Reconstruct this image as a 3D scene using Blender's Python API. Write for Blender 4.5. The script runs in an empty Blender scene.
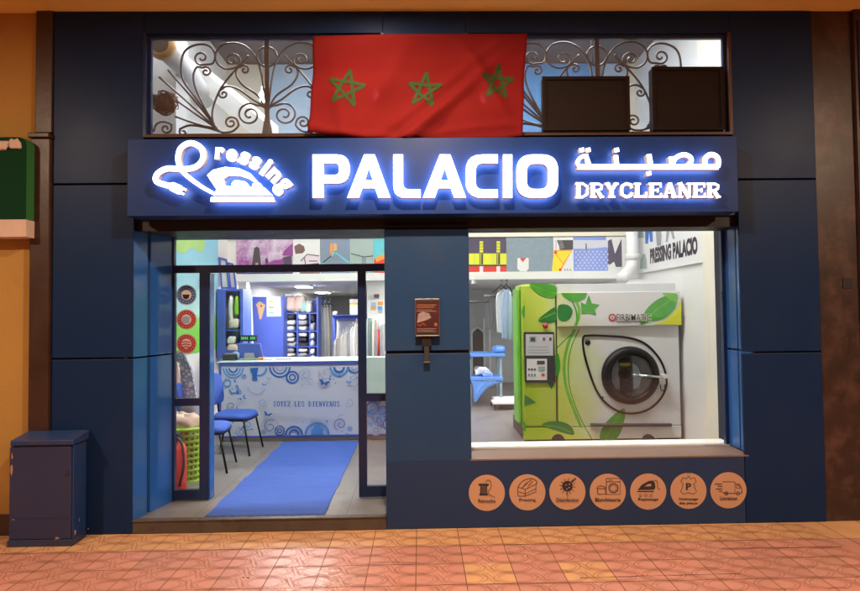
import bpy, bmesh, math, random
from mathutils import Vector, Matrix
from mathutils.geometry import tessellate_polygon
random.seed(11)
R = math.radians
scene = bpy.context.scene
col = scene.collection

# ------------------------------------------------------------------ camera
yaw, pitch, roll = 0.0183622, 0.0290668, -0.0107885
FPX = 570.43
CAM = Vector((0, -4.52242, 1.7))
FW = Vector((math.sin(yaw)*math.cos(pitch), math.cos(yaw)*math.cos(pitch), math.sin(pitch)))
r0 = Vector((math.cos(yaw), -math.sin(yaw), 0)); u0 = r0.cross(FW)
RT = r0*math.cos(roll) + u0*math.sin(roll)
UP = u0*math.cos(roll) - r0*math.sin(roll)
cd = bpy.data.cameras.new('camera'); cam = bpy.data.objects.new('camera', cd); col.objects.link(cam)
cd.lens = 36*FPX/860; cd.sensor_width = 36; cd.clip_start = .05; cd.clip_end = 400
cam.matrix_world = Matrix(((RT.x, UP.x, -FW.x, CAM.x), (RT.y, UP.y, -FW.y, CAM.y), (RT.z, UP.z, -FW.z, CAM.z), (0, 0, 0, 1)))
scene.camera = cam

# ------------------------------------------------------------------ world, lights, exposure
w = bpy.data.worlds.new('World'); scene.world = w; w.use_nodes = True
nt = w.node_tree
sky = nt.nodes.new('ShaderNodeTexSky'); sky.sky_type = 'NISHITA'; sky.sun_disc = False
sky.sun_elevation = R(2); sky.sun_rotation = R(200)
nt.nodes['Background'].inputs[1].default_value = .012
nt.links.new(sky.outputs[0], nt.nodes['Background'].inputs[0])
sd = bpy.data.lights.new('sun', 'SUN'); so = bpy.data.objects.new('sun', sd); col.objects.link(so)
sd.energy = .01; sd.angle = R(10); so.rotation_euler = (R(88), 0, R(20))

def lamp(name, loc, energy, color, radius):
    l = bpy.data.lights.new(name, 'AREA'); o = bpy.data.objects.new(name, l); col.objects.link(o)
    l.energy = energy; l.color = color; l.shape = 'DISK'; l.size = radius*2; o.location = loc
SOD = (1, .735, .50)
lamp('arcade_lamp', (.05, -2.1, 4.05), 185, SOD, .10)
lamp('arcade_lamp', (-.35, -.62, 4.09), 16, SOD, .06)          # the arcade's ceiling lamps
lamp('arcade_lamp', (-4.6, -3.4, 4.05), 180, SOD, .12)
lamp('arcade_lamp', (5.2, -3.6, 4.05), 235, SOD, .12)
vs = scene.view_settings
vs.view_transform = 'Standard'; vs.look = 'None'; vs.exposure = 0; vs.gamma = 1; vs.use_curve_mapping = False
cy = scene.cycles
cy.use_denoising = True; cy.max_bounces = 8; cy.diffuse_bounces = 4; cy.glossy_bounces = 4
cy.transparent_max_bounces = 16; cy.sample_clamp_indirect = 6; cy.caustics_reflective = False; cy.caustics_refractive = False

# ------------------------------------------------------------------ pixel to plane helpers (measured positions)
def ray(x, y): return FW*FPX + RT*(x-430) + UP*(295.5-y)
def P(x, y, Y):
    d = ray(x, y); return CAM + d*((Y-CAM.y)/d.y)
def PX(x, y, X):
    d = ray(x, y); return CAM + d*((X-CAM.x)/d.x)
def PZ(x, y, Z):
    d = ray(x, y); return CAM + d*((Z-CAM.z)/d.z)
def onY(Y, x0=0, y0=0, s=1):            # (u,v,d) in an enlargement of the photo -> point on a facade-parallel plane, d metres proud
    return lambda u, v, d=0: P(x0+u/s, y0+v/s, Y) + Vector((0, -d, 0))
def onX(X, x0=0, y0=0, s=1, sg=-1):
    return lambda u, v, d=0: PX(x0+u/s, y0+v/s, X) + Vector((sg*d, 0, 0))
def flat(o, ux, uy):                    # metres on any plane
    o, ux, uy = Vector(o), Vector(ux).normalized(), Vector(uy).normalized(); n = ux.cross(uy)
    return lambda u, v, d=0: o + ux*u + uy*v + n*d

# ------------------------------------------------------------------ materials
MATS = {}
def S(r, g, b):
    f = lambda c: (c/255/12.92 if c/255 <= .04045 else ((c/255+.055)/1.055)**2.4)
    return (f(r), f(g), f(b))
def mat(name, c, rough=.5, metal=0, var=.12, vscale=6, bump=0, bscale=40, spec=.5, stretch=None, coat=0, dirt=None, dscale=1.5, dlo=.52, dhi=.68):
    m = bpy.data.materials.new(name); m.use_nodes = True; n = m.node_tree.nodes; L = m.node_tree.links
    b = n['Principled BSDF']; b.inputs['Roughness'].default_value = rough; b.inputs['Metallic'].default_value = metal
    b.inputs['Specular IOR Level'].default_value = spec; b.inputs['Coat Weight'].default_value = coat
    tc = n.new('ShaderNodeTexCoord'); mp = n.new('ShaderNodeMapping'); L.new(tc.outputs['Object'], mp.inputs[0])
    if stretch: mp.inputs['Scale'].default_value = stretch
    no = n.new('ShaderNodeTexNoise'); no.inputs['Scale'].default_value = vscale; no.inputs['Detail'].default_value = 6
    L.new(mp.outputs[0], no.inputs['Vector'])
    mx = n.new('ShaderNodeMix'); mx.data_type = 'RGBA'
    mx.inputs[6].default_value = (*[x*(1-var) for x in c], 1); mx.inputs[7].default_value = (*[min(1, x*(1+var)) for x in c], 1)
    L.new(no.outputs['Fac'], mx.inputs[0]); out = mx.outputs[2]
    if dirt:
        n2 = n.new('ShaderNodeTexNoise'); n2.inputs['Scale'].default_value = dscale; n2.inputs['Detail'].default_value = 8; n2.inputs['Roughness'].default_value = .7
        L.new(mp.outputs[0], n2.inputs['Vector'])
        cr = n.new('ShaderNodeMapRange'); cr.inputs[1].default_value = dlo; cr.inputs[2].default_value = dhi; L.new(n2.outputs['Fac'], cr.inputs[0])
        m2 = n.new('ShaderNodeMix'); m2.data_type = 'RGBA'; L.new(cr.outputs[0], m2.inputs[0]); L.new(out, m2.inputs[6]); m2.inputs[7].default_value = (*dirt, 1)
        out = m2.outputs[2]
    L.new(out, b.inputs['Base Color'])
    rr = n.new('ShaderNodeMapRange'); rr.inputs[3].default_value = max(0, rough*.8); rr.inputs[4].default_value = min(1, rough*1.25)
    L.new(no.outputs['Fac'], rr.inputs[0]); L.new(rr.outputs[0], b.inputs['Roughness'])
    if bump:
        bn = n.new('ShaderNodeTexNoise'); bn.inputs['Scale'].default_value = bscale; bn.inputs['Detail'].default_value = 4; L.new(mp.outputs[0], bn.inputs['Vector'])
        bp = n.new('ShaderNodeBump'); bp.inputs['Strength'].default_value = bump; bp.inputs['Distance'].default_value = .01
        L.new(bn.outputs['Fac'], bp.inputs['Height']); L.new(bp.outputs[0], b.inputs['Normal'])
    MATS[name] = m; return m
def emit(name, c, s):
    m = bpy.data.materials.new(name); m.use_nodes = True; b = m.node_tree.nodes['Principled BSDF']
    b.inputs['Base Color'].default_value = (*c, 1); b.inputs['Emission Color'].default_value = (*c, 1); b.inputs['Emission Strength'].default_value = s
    MATS[name] = m; return m
def glassy(name, tint=(1, 1, 1), refl=.05, rough=.02, grime=0, haze=(.7, .75, .8)):
    m = bpy.data.materials.new(name); m.use_nodes = True; n = m.node_tree.nodes; L = m.node_tree.links
    n.remove(n['Principled BSDF']); o = n['Material Output']
    t = n.new('ShaderNodeBsdfTransparent'); t.inputs[0].default_value = (*tint, 1)
    g = n.new('ShaderNodeBsdfGlossy'); g.inputs['Roughness'].default_value = rough
    lw = n.new('ShaderNodeLayerWeight'); lw.inputs[0].default_value = .5
    pw = n.new('ShaderNodeMath'); pw.operation = 'POWER'; pw.inputs[1].default_value = 4; L.new(lw.outputs['Facing'], pw.inputs[0])
    ma = n.new('ShaderNodeMath'); ma.operation = 'MULTIPLY_ADD'; ma.inputs[1].default_value = .6; ma.inputs[2].default_value = refl; L.new(pw.outputs[0], ma.inputs[0])
    mx = n.new('ShaderNodeMixShader'); L.new(ma.outputs[0], mx.inputs[0]); L.new(t.outputs[0], mx.inputs[1]); L.new(g.outputs[0], mx.inputs[2])
    out = mx.outputs[0]
    if grime:
        d = n.new('ShaderNodeBsdfDiffuse'); d.inputs[0].default_value = (*haze, 1)
        no = n.new('ShaderNodeTexNoise'); no.inputs['Scale'].default_value = 3; no.inputs['Detail'].default_value = 7
        mr = n.new('ShaderNodeMapRange'); mr.inputs[1].default_value = .4; mr.inputs[2].default_value = .8; mr.inputs[4].default_value = grime; L.new(no.outputs[0], mr.inputs[0])
        m2 = n.new('ShaderNodeMixShader'); L.new(mr.outputs[0], m2.inputs[0]); L.new(out, m2.inputs[1]); L.new(d.outputs[0], m2.inputs[2]); out = m2.outputs[0]
    L.new(out, o.inputs[0]); MATS[name] = m

BLUE = (.0075, .026, .090)
mat('blue_panel', BLUE, .40, var=.10, vscale=1.3, bump=.02, bscale=3, spec=.14, dirt=(.014, .033, .085), dscale=2.2, dlo=.5, dhi=.85)
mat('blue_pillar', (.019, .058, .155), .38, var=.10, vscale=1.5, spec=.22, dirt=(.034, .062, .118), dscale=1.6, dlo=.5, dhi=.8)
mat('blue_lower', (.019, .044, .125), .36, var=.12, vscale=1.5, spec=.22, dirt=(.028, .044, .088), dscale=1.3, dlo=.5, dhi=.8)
mat('blue_reveal', (.022, .11, .40), .12, var=.1, vscale=2, spec=.5, coat=.1)
mat('blue_frame', (.008, .022, .085), .3, var=.15)
mat('blue_sign', (.009, .036, .165), .42, var=.1, vscale=2, dirt=(.010, .032, .125), dscale=3, spec=.2)
mat('dark_gap', (.006, .007, .012), .7)
mat('shutter_dark', (.010, .009, .013), .55)
mat('wood_brown', (.12, .055, .03), .6, var=.3, vscale=9, stretch=(1, 1, .2))
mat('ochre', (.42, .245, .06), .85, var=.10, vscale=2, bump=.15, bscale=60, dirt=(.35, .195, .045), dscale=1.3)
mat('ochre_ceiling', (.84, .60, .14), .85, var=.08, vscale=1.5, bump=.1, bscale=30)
mat('brown_stone', (.046, .022, .016), .38, var=.35, vscale=5, bump=.1, bscale=25, dirt=(.026, .013, .010), dscale=3)
mat('red_marble', (.036, .019, .014), .4, var=.6, vscale=7, bump=.06, bscale=20, dirt=(.085, .044, .032), dscale=3.4, dlo=.48, dhi=.64)
mat('tile_red', (.58, .27, .21), .30, var=.08, vscale=5, bump=.12, bscale=90, dirt=(.52, .26, .185), dscale=4)
mat('tile_red_worn', (.58, .285, .22), .27, var=.10, vscale=5, bump=.12, bscale=90, dirt=(.47, .24, .16), dscale=4)
mat('tile_yellow', (.60, .34, .17), .5, var=.2, vscale=6, bump=.12, bscale=90, dirt=(.55, .29, .15), dscale=5)
mat('grout', (.22, .10, .055), .9, var=.3, vscale=12)
mat('groove', (.40, .185, .13), .8, var=.35, vscale=10)
mat('crack', (.03, .02, .018), .9)
mat('asphalt', (.05, .05, .05), .9)
mat('step_stone', (.078, .062, .053), .45, var=.3, vscale=4, dirt=(.055, .036, .027), dscale=6)
mat('floor_tile', (.18, .172, .168), .33, var=.12, vscale=2.5, bump=.03, bscale=15, dirt=(.14, .13, .123), dscale=3)
mat('white_wall', (.80, .79, .76), .7, var=.03, vscale=2)
mat('cream_wall', (.82, .77, .64), .7, var=.04, vscale=2)
mat('white_paint', (.82, .82, .80), .4, var=.03)
mat('grey_wall', (.46, .47, .48), .7, var=.05, vscale=2)
mat('grey_dark', (.16, .16, .17), .7, var=.12)
mat('ceiling_white', (.74, .74, .74), .8, var=.04)
mat('void_ceiling', (.11, .11, .12), .8, var=.1)
mat('pale_blue', (.42, .60, .80), .5, var=.08, vscale=2)
mat('sky_blue', (.10, .34, .72), .5, var=.12, vscale=2)  # bluish light on the upper wall, put into the paint
mat('iron', (.09, .09, .095), .35, metal=.6, var=.2)
mat('brown_box', (.011, .006, .005), .75, var=.35, vscale=4, stretch=(1, 1, .3), spec=.25)
mat('brown_trim', (.07, .03, .018), .45, var=.3)
mat('duct', (.66, .66, .66), .45, var=.08)
mat('tan', (.42, .25, .13), .7, var=.3)
mat('rust', (.11, .050, .028), .85, var=.6, vscale=14)
mat('black', (.010, .010, .011), .5)
mat('soft_black', (.03, .03, .032), .6)
mat('gold', (.88, .84, .70), .4, metal=.2)
mat('red_flag_star', (.020, .062, .008), .8, var=.1)
mat('cabinet_blue', (.022, .036, .105), .36, var=.2, vscale=2, bump=.05, bscale=8, dirt=(.028, .034, .08), dscale=2.5, dlo=.45)
mat('cabinet_side', (.016, .045, .16), .36, var=.2, vscale=2, dirt=(.05, .05, .08), dscale=3)
mat('chip', (.33, .20, .14), .8, var=.3)
mat('green_dark', (.004, .040, .016), .7, var=.12, spec=.1)
mat('green_edge', (.030, .17, .045), .5, var=.1)
mat('pink_stone', (.60, .47, .40), .7, var=.15)
mat('sill_stone', (.20, .145, .125), .5, var=.15)
mat('sticker_tan', (.52, .31, .20), .5, var=.06)
mat('ink', (.030, .022, .035), .6)
mat('maroon', (.07, .022, .024), .3, var=.4, vscale=14)
mat('maroon_text', (.28, .12, .05), .5)
mat('maroon_red', (.30, .05, .03), .5)
mat('photo_grey', (.30, .24, .25), .5, var=.5, vscale=20)
mat('bronze', (.16, .14, .13), .35, metal=.5)
mat('furn_blue', (.070, .115, .48), .4, var=.08)
mat('chair_blue', (.040, .105, .47), .9, var=.15, vscale=20, bump=.2, bscale=200)
mat('carpet_blue', (.040, .10, .42), .95, var=.16, vscale=7, bump=.5, bscale=240)
mat('counter_pale', (.62, .68, .80), .4, var=.03)
mat('print_light', (.09, .32, .74), .45, var=.1)
mat('print_mid', (.035, .15, .50), .45, var=.1)
mat('print_soft', (.36, .48, .70), .45, var=.1)
mat('mint', (.56, .76, .70), .3, var=.05)
mat('paper', (.78, .78, .76), .7, var=.04)
mat('lav_paper', (.60, .62, .70), .7, var=.05)
mat('yellow', (.80, .66, .04), .6, var=.12)
mat('lime_yellow', (.70, .72, .04), .6, var=.12)
mat('red', (.62, .05, .035), .5, var=.1)
mat('orange', (.80, .30, .05), .6, var=.1)
mat('teal', (.12, .50, .55), .5)
mat('purple', (.30, .06, .27), .6, var=.5, vscale=5)
mat('violet_print', (.36, .08, .33), .5, dirt=(.76, .66, .75), dscale=2.2, dlo=.40, dhi=.60)
mat('pink_white', (.78, .66, .74), .6, var=.1)
mat('plum', (.07, .055, .10), .7, var=.25)
mat('charcoal', (.06, .055, .065), .7, var=.2)
mat('taupe', (.17, .10, .09), .7, var=.4, vscale=8)
mat('denim_grey', (.22, .28, .33), .8, var=.2, vscale=20)
mat('slate', (.20, .25, .34), .7, var=.12)
mat('sage', (.33, .42, .40), .6, var=.1)
mat('periwinkle', (.22, .32, .70), .7, var=.1)
mat('skin_tan', (.60, .36, .18), .6)
mat('lime', (.30, .62, .06), .5, var=.1)
mat('mural_leaf', (.42, .66, .22), .6, var=.15)
mat('leaf_green', (.060, .33, .030), .35, var=.35, vscale=9)
mat('leaf_bright', (.16, .48, .040), .35, var=.3, vscale=9)
mat('leaf_deep', (.020, .20, .045), .35, var=.35, vscale=9)
mat('fridge_grey', (.55, .56, .57), .3, var=.05)
mat('panel_grey', (.60, .61, .62), .4, var=.05)
mat('rubber', (.007, .007, .009), .45, spec=.22)
mat('drum_dark', (.035, .037, .042), .22, var=.3)
mat('steel', (.55, .55, .55), .25, metal=.9)
mat('basket_green', (.27, .62, .05), .45, var=.08)
mat('cloth_white', (.74, .73, .71), .8, var=.08, vscale=10)
mat('cloth_cream', (.70, .66, .56), .8, var=.10, vscale=10)
mat('cloth_grey', (.34, .35, .37), .8, var=.2, vscale=10)
mat('cloth_black', (.035, .035, .045), .8, var=.3)
mat('cloth_peach', (.72, .56, .48), .8, var=.1)
mat('cloth_teal', (.35, .60, .56), .8, var=.12)
mat('plastic_wrap', (.66, .70, .74), .2, var=.12, vscale=12)
mat('vinyl_red', (.46, .05, .06), .5)
mat('vinyl_blue', (.05, .17, .42), .5)
mat('vinyl_pale', (.72, .60, .54), .5)
mat('door_wood', (.07, .05, .045), .5, var=.3)
mat('table_blue', (.10, .24, .62), .45, var=.1)
emit('letter_white', (.97, .98, 1), 3.5)
emit('letter_halo', (.85, .88, 1), 12)
emit('led', (1, .98, .95), 190)
emit('led_panel', (1, .985, .95), 88)  # glow of the unseen panels added to fill the front room
emit('tube', (.96, .98, 1), 120)
emit('lcd', (.10, .55, .20), .35)
glassy('pane', refl=.05, grime=.02)
glassy('pane_transom', refl=.05, grime=.12, rough=.08, haze=(.5, .52, .56), tint=(.85, .87, .9))
glassy('porthole_glass', tint=(.8, .82, .84), refl=.05)

def special():
    # carpet: cross ribs
    m = MATS['carpet_blue']; n = m.node_tree.nodes; L = m.node_tree.links
    wv = n.new('ShaderNodeTexWave'); wv.bands_direction = 'Y'; wv.inputs['Scale'].default_value = 7; wv.inputs['Distortion'].default_value = 1.2; wv.inputs['Detail'].default_value = 3
    tc = n.new('ShaderNodeTexCoord'); L.new(tc.outputs['Object'], wv.inputs['Vector'])
    bp = n.new('ShaderNodeBump'); bp.inputs['Strength'].default_value = .35; bp.inputs['Distance'].default_value = .01
    L.new(wv.outputs['Fac'], bp.inputs['Height']); b = n['Principled BSDF']
    old = b.inputs['Normal'].links[0].from_socket; L.new(old, bp.inputs['Normal']); L.new(bp.outputs[0], b.inputs['Normal'])
    # flag: cloth that lets light through
    m = bpy.data.materials.new('flag_red'); m.use_nodes = True; n = m.node_tree.nodes; L = m.node_tree.links; n.remove(n['Principled BSDF'])
    d = n.new('ShaderNodeBsdfDiffuse'); d.inputs[0].default_value = (.27, .024, .024, 1)
    t = n.new('ShaderNodeBsdfTranslucent'); t.inputs[0].default_value = (.36, .03, .035, 1)
    tr = n.new('ShaderNodeBsdfTransparent'); tr.inputs[0].default_value = (1, .35, .45, 1)
    no = n.new('ShaderNodeTexNoise'); no.inputs['Scale'].default_value = 300; bp = n.new('ShaderNodeBump'); bp.inputs['Strength'].default_value = .1
    L.new(no.outputs[0], bp.inputs['Height']); L.new(bp.outputs[0], d.inputs['Normal'])
    mx = n.new('ShaderNodeMixShader'); mx.inputs[0].default_value = .35; L.new(d.outputs[0], mx.inputs[1]); L.new(t.outputs[0], mx.inputs[2])
    m2 = n.new('ShaderNodeMixShader'); m2.inputs[0].default_value = .035; L.new(mx.outputs[0], m2.inputs[1]); L.new(tr.outputs[0], m2.inputs[2])
    L.new(m2.outputs[0], n['Material Output'].inputs[0]); MATS['flag_red'] = m
    # ground/board prints built from object coordinates
    def ramp(name, axis, scale, stops, rough=.5, noise=.25, nscale=2.2, diag=0):
        m = bpy.data.materials.new(name); m.use_nodes = True; n = m.node_tree.nodes; L = m.node_tree.links; b = n['Principled BSDF']
        tc = n.new('ShaderNodeTexCoord'); sx = n.new('ShaderNodeSeparateXYZ'); L.new(tc.outputs['Object'], sx.inputs[0])
        no = n.new('ShaderNodeTexNoise'); no.inputs['Scale'].default_value = nscale; no.inputs['Detail'].default_value = 3; L.new(tc.outputs['Object'], no.inputs['Vector'])
        a = n.new('ShaderNodeMath'); a.operation = 'MULTIPLY'; a.inputs[1].default_value = scale; L.new(sx.outputs[axis], a.inputs[0])
        z = n.new('ShaderNodeMath'); z.operation = 'MULTIPLY_ADD'; z.inputs[1].default_value = diag; L.new(sx.outputs[2], z.inputs[0]); L.new(a.outputs[0], z.inputs[2])
        s = n.new('ShaderNodeMath'); s.operation = 'MULTIPLY_ADD'; s.inputs[1].default_value = noise; L.new(no.outputs['Fac'], s.inputs[0]); L.new(z.outputs[0], s.inputs[2])
        cr = n.new('ShaderNodeValToRGB'); L.new(s.outputs[0], cr.inputs[0])
        el = cr.color_ramp.elements; el[0].position = stops[0][0]; el[0].color = (*stops[0][1], 1); el[-1].position = stops[-1][0]; el[-1].color = (*stops[-1][1], 1)
        for p, c in stops[1:-1]: e = el.new(p); e.color = (*c, 1)
        L.new(cr.outputs[0], b.inputs['Base Color']); b.inputs['Roughness'].default_value = rough; MATS[name] = m
    ramp('machine_print', 0, .42, [(.0, (.17, .42, .03)), (.24, (.36, .52, .03)), (.40, (.55, .64, .12)), (.52, (.66, .71, .42)), (.64, (.74, .75, .75)), (1, (.72, .73, .74))], .3, .28, 1.6, .08)
    ramp('mural_print', 2, .32, [(.0, (.10, .40, .03)), (.52, (.17, .55, .05)), (.585, (.20, .55, .06)), (.61, (.42, .74, .70)), (.75, (.36, .70, .80)), (1, (.25, .58, .78))], .6, .12, 1.4)
    ramp('pattern_cloth', 2, .1, [(.0, (.40, .42, .50)), (1, (.40, .42, .50))], .8)
    m = MATS['pattern_cloth']; n = m.node_tree.nodes; L = m.node_tree.links
    vo = n.new('ShaderNodeTexVoronoi'); vo.feature = 'DISTANCE_TO_EDGE'; vo.inputs['Scale'].default_value = 22
    tc = n.new('ShaderNodeTexCoord'); L.new(tc.outputs['Object'], vo.inputs['Vector'])
    cr = n.new('ShaderNodeValToRGB'); cr.color_ramp.elements[0].position = .10; cr.color_ramp.elements[0].color = (.17, .22, .42, 1); cr.color_ramp.elements[1].position = .14; cr.color_ramp.elements[1].color = (.52, .52, .54, 1)
    L.new(vo.outputs['Distance'], cr.inputs[0]); L.new(cr.outputs[0], n['Principled BSDF'].inputs['Base Color'])
    # per-tile colour change for the pavement and the shop floor
    for nm, size, amt in (('tile_red', (.318, .298, 1), .10), ('tile_red_worn', (.318, .298, 1), .12), ('tile_yellow', (.318, .298, 1), .12), ('floor_tile', (.6, .6, 1), .06)):
        m = MATS[nm]; n = m.node_tree.nodes; L = m.node_tree.links; b = n['Principled BSDF']
        tc = n.new('ShaderNodeTexCoord'); dv = n.new('ShaderNodeVectorMath'); dv.operation = 'DIVIDE'; dv.inputs[1].default_value = size; L.new(tc.outputs['Object'], dv.inputs[0])
        ad = n.new('ShaderNodeVectorMath'); ad.inputs[1].default_value = (40.132, 40.094, .5); L.new(dv.outputs[0], ad.inputs[0])
        fl = n.new('ShaderNodeVectorMath'); fl.operation = 'FLOOR'; L.new(ad.outputs[0], fl.inputs[0])
        wn = n.new('ShaderNodeTexWhiteNoise'); L.new(fl.outputs[0], wn.inputs['Vector'])
        mr = n.new('ShaderNodeMapRange'); mr.inputs[3].default_value = 1-amt; mr.inputs[4].default_value = 1+amt*.4; L.new(wn.outputs['Value'], mr.inputs[0])
        src = b.inputs['Base Color'].links[0].from_socket
        mu = n.new('ShaderNodeMix'); mu.data_type = 'RGBA'; mu.blend_type = 'MULTIPLY'; mu.inputs[0].default_value = 1
        L.new(src, mu.inputs[6]); L.new(mr.outputs[0], mu.inputs[7]); L.new(mu.outputs[2], b.inputs['Base Color'])
        if nm == 'floor_tile':       # joints
            br = n.new('ShaderNodeTexBrick'); br.offset = 0; br.inputs['Scale'].default_value = 1; br.inputs['Mortar Size'].default_value = .004
            br.inputs['Brick Width'].default_value = .6; br.inputs['Row Height'].default_value = .6; L.new(tc.outputs['Object'], br.inputs['Vector'])
            br.inputs['Color1'].default_value = br.inputs['Color2'].default_value = (1, 1, 1, 1); br.inputs['Mortar'].default_value = (.55, .53, .5, 1)
            m3 = n.new('ShaderNodeMix'); m3.data_type = 'RGBA'; m3.blend_type = 'MULTIPLY'; m3.inputs[0].default_value = 1
            L.new(mu.outputs[2], m3.inputs[6]); L.new(br.outputs['Color'], m3.inputs[7]); L.new(m3.outputs[2], b.inputs['Base Color'])
special()

# ------------------------------------------------------------------ text outlines (Blender's own font), made once
TXT = {}
def load_text(s, bold=0, key=None):
    c = bpy.data.curves.new('t', 'FONT'); c.body = s; c.resolution_u = 3; c.offset = bold
    o = bpy.data.objects.new('t', c); col.objects.link(o)
    dg = bpy.context.evaluated_depsgraph_get(); me = o.evaluated_get(dg).to_mesh()
    V = [(v.co.x, v.co.y) for v in me.vertices]; F = [tuple(p.vertices) for p in me.polygons]
    o.evaluated_get(dg).to_mesh_clear(); bpy.data.objects.remove(o); bpy.data.curves.remove(c)
    x0 = min(v[0] for v in V); x1 = max(v[0] for v in V); y0 = min(v[1] for v in V); y1 = max(v[1] for v in V)
    TXT[s] = ([((x-x0)/(x1-x0), (y-y0)/(y1-y0)) for x, y in V], F)
for s_, b_ in [('r', .055), ('e', .048), ('s', .048), ('i', .055), ('n', .055), ('g', .045), ('Retouche', .014), ('Pressing', .014), ('Désinfection', .014), ('Blanchisserie', .014),
               ('Repassage', .014), ('Nettoyage', .014), ('des peaux', .014), ('Livraison', .014), ('P', .03), ('PRESSING PALACIO', .06), ('FIRBIMATIC', .012), ('FIRBIMATIC ', .07), ('F', .02)]:
    load_text(s_, b_)

# ------------------------------------------------------------------ mesh builder
def catmull(pts, n=6, closed=False):
    out = []; N = len(pts); pts = [Vector(p) for p in pts]
    rng = range(N) if closed else range(N-1)
    for i in rng:
        a = pts[(i-1) % N] if closed or i else pts[0]*2-pts[1]
        b = pts[i]; c = pts[(i+1) % N]
        d = pts[(i+2) % N] if closed or i+2 < N else c*2-b
        for k in range(n):
            t = k/n
            out.append(.5*((2*b)+(c-a)*t+(2*a-5*b+4*c-d)*t*t+(3*b-a-3*c+d)*t**3))
    if not closed: out.append(pts[-1])
    return out
def rpoly(pts, n=5):                    # [(x,y,r)] rounded polygon
    out = []; N = len(pts)
    for i, p in enumerate(pts):
        x, y = p[0], p[1]; r = p[2] if len(p) > 2 else 0
        if not r: out.append((x, y)); continue
        a = Vector(pts[i-1][:2]); b = Vector((x, y)); c = Vector(pts[(i+1) % N][:2])
        d1 = (a-b).normalized(); d2 = (c-b).normalized()
        for k in range(n+1):
            t = k/n; p0 = b+d1*r; p2 = b+d2*r
            q = p0*(1-t)**2 + b*2*t*(1-t)*.9 + b*2*t*(1-t)*.1 + p2*t*t
            out.append((q.x, q.y))
    return out
def circ(cx, cy, r, n=28, a0=0, a1=360, ry=None):
    full = abs(a1-a0) >= 360
    return [(cx+r*math.cos(R(a0+(a1-a0)*k/(n if full else n-1))), cy+(ry or r)*math.sin(R(a0+(a1-a0)*k/(n if full else n-1)))) for k in range(n)]

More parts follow.
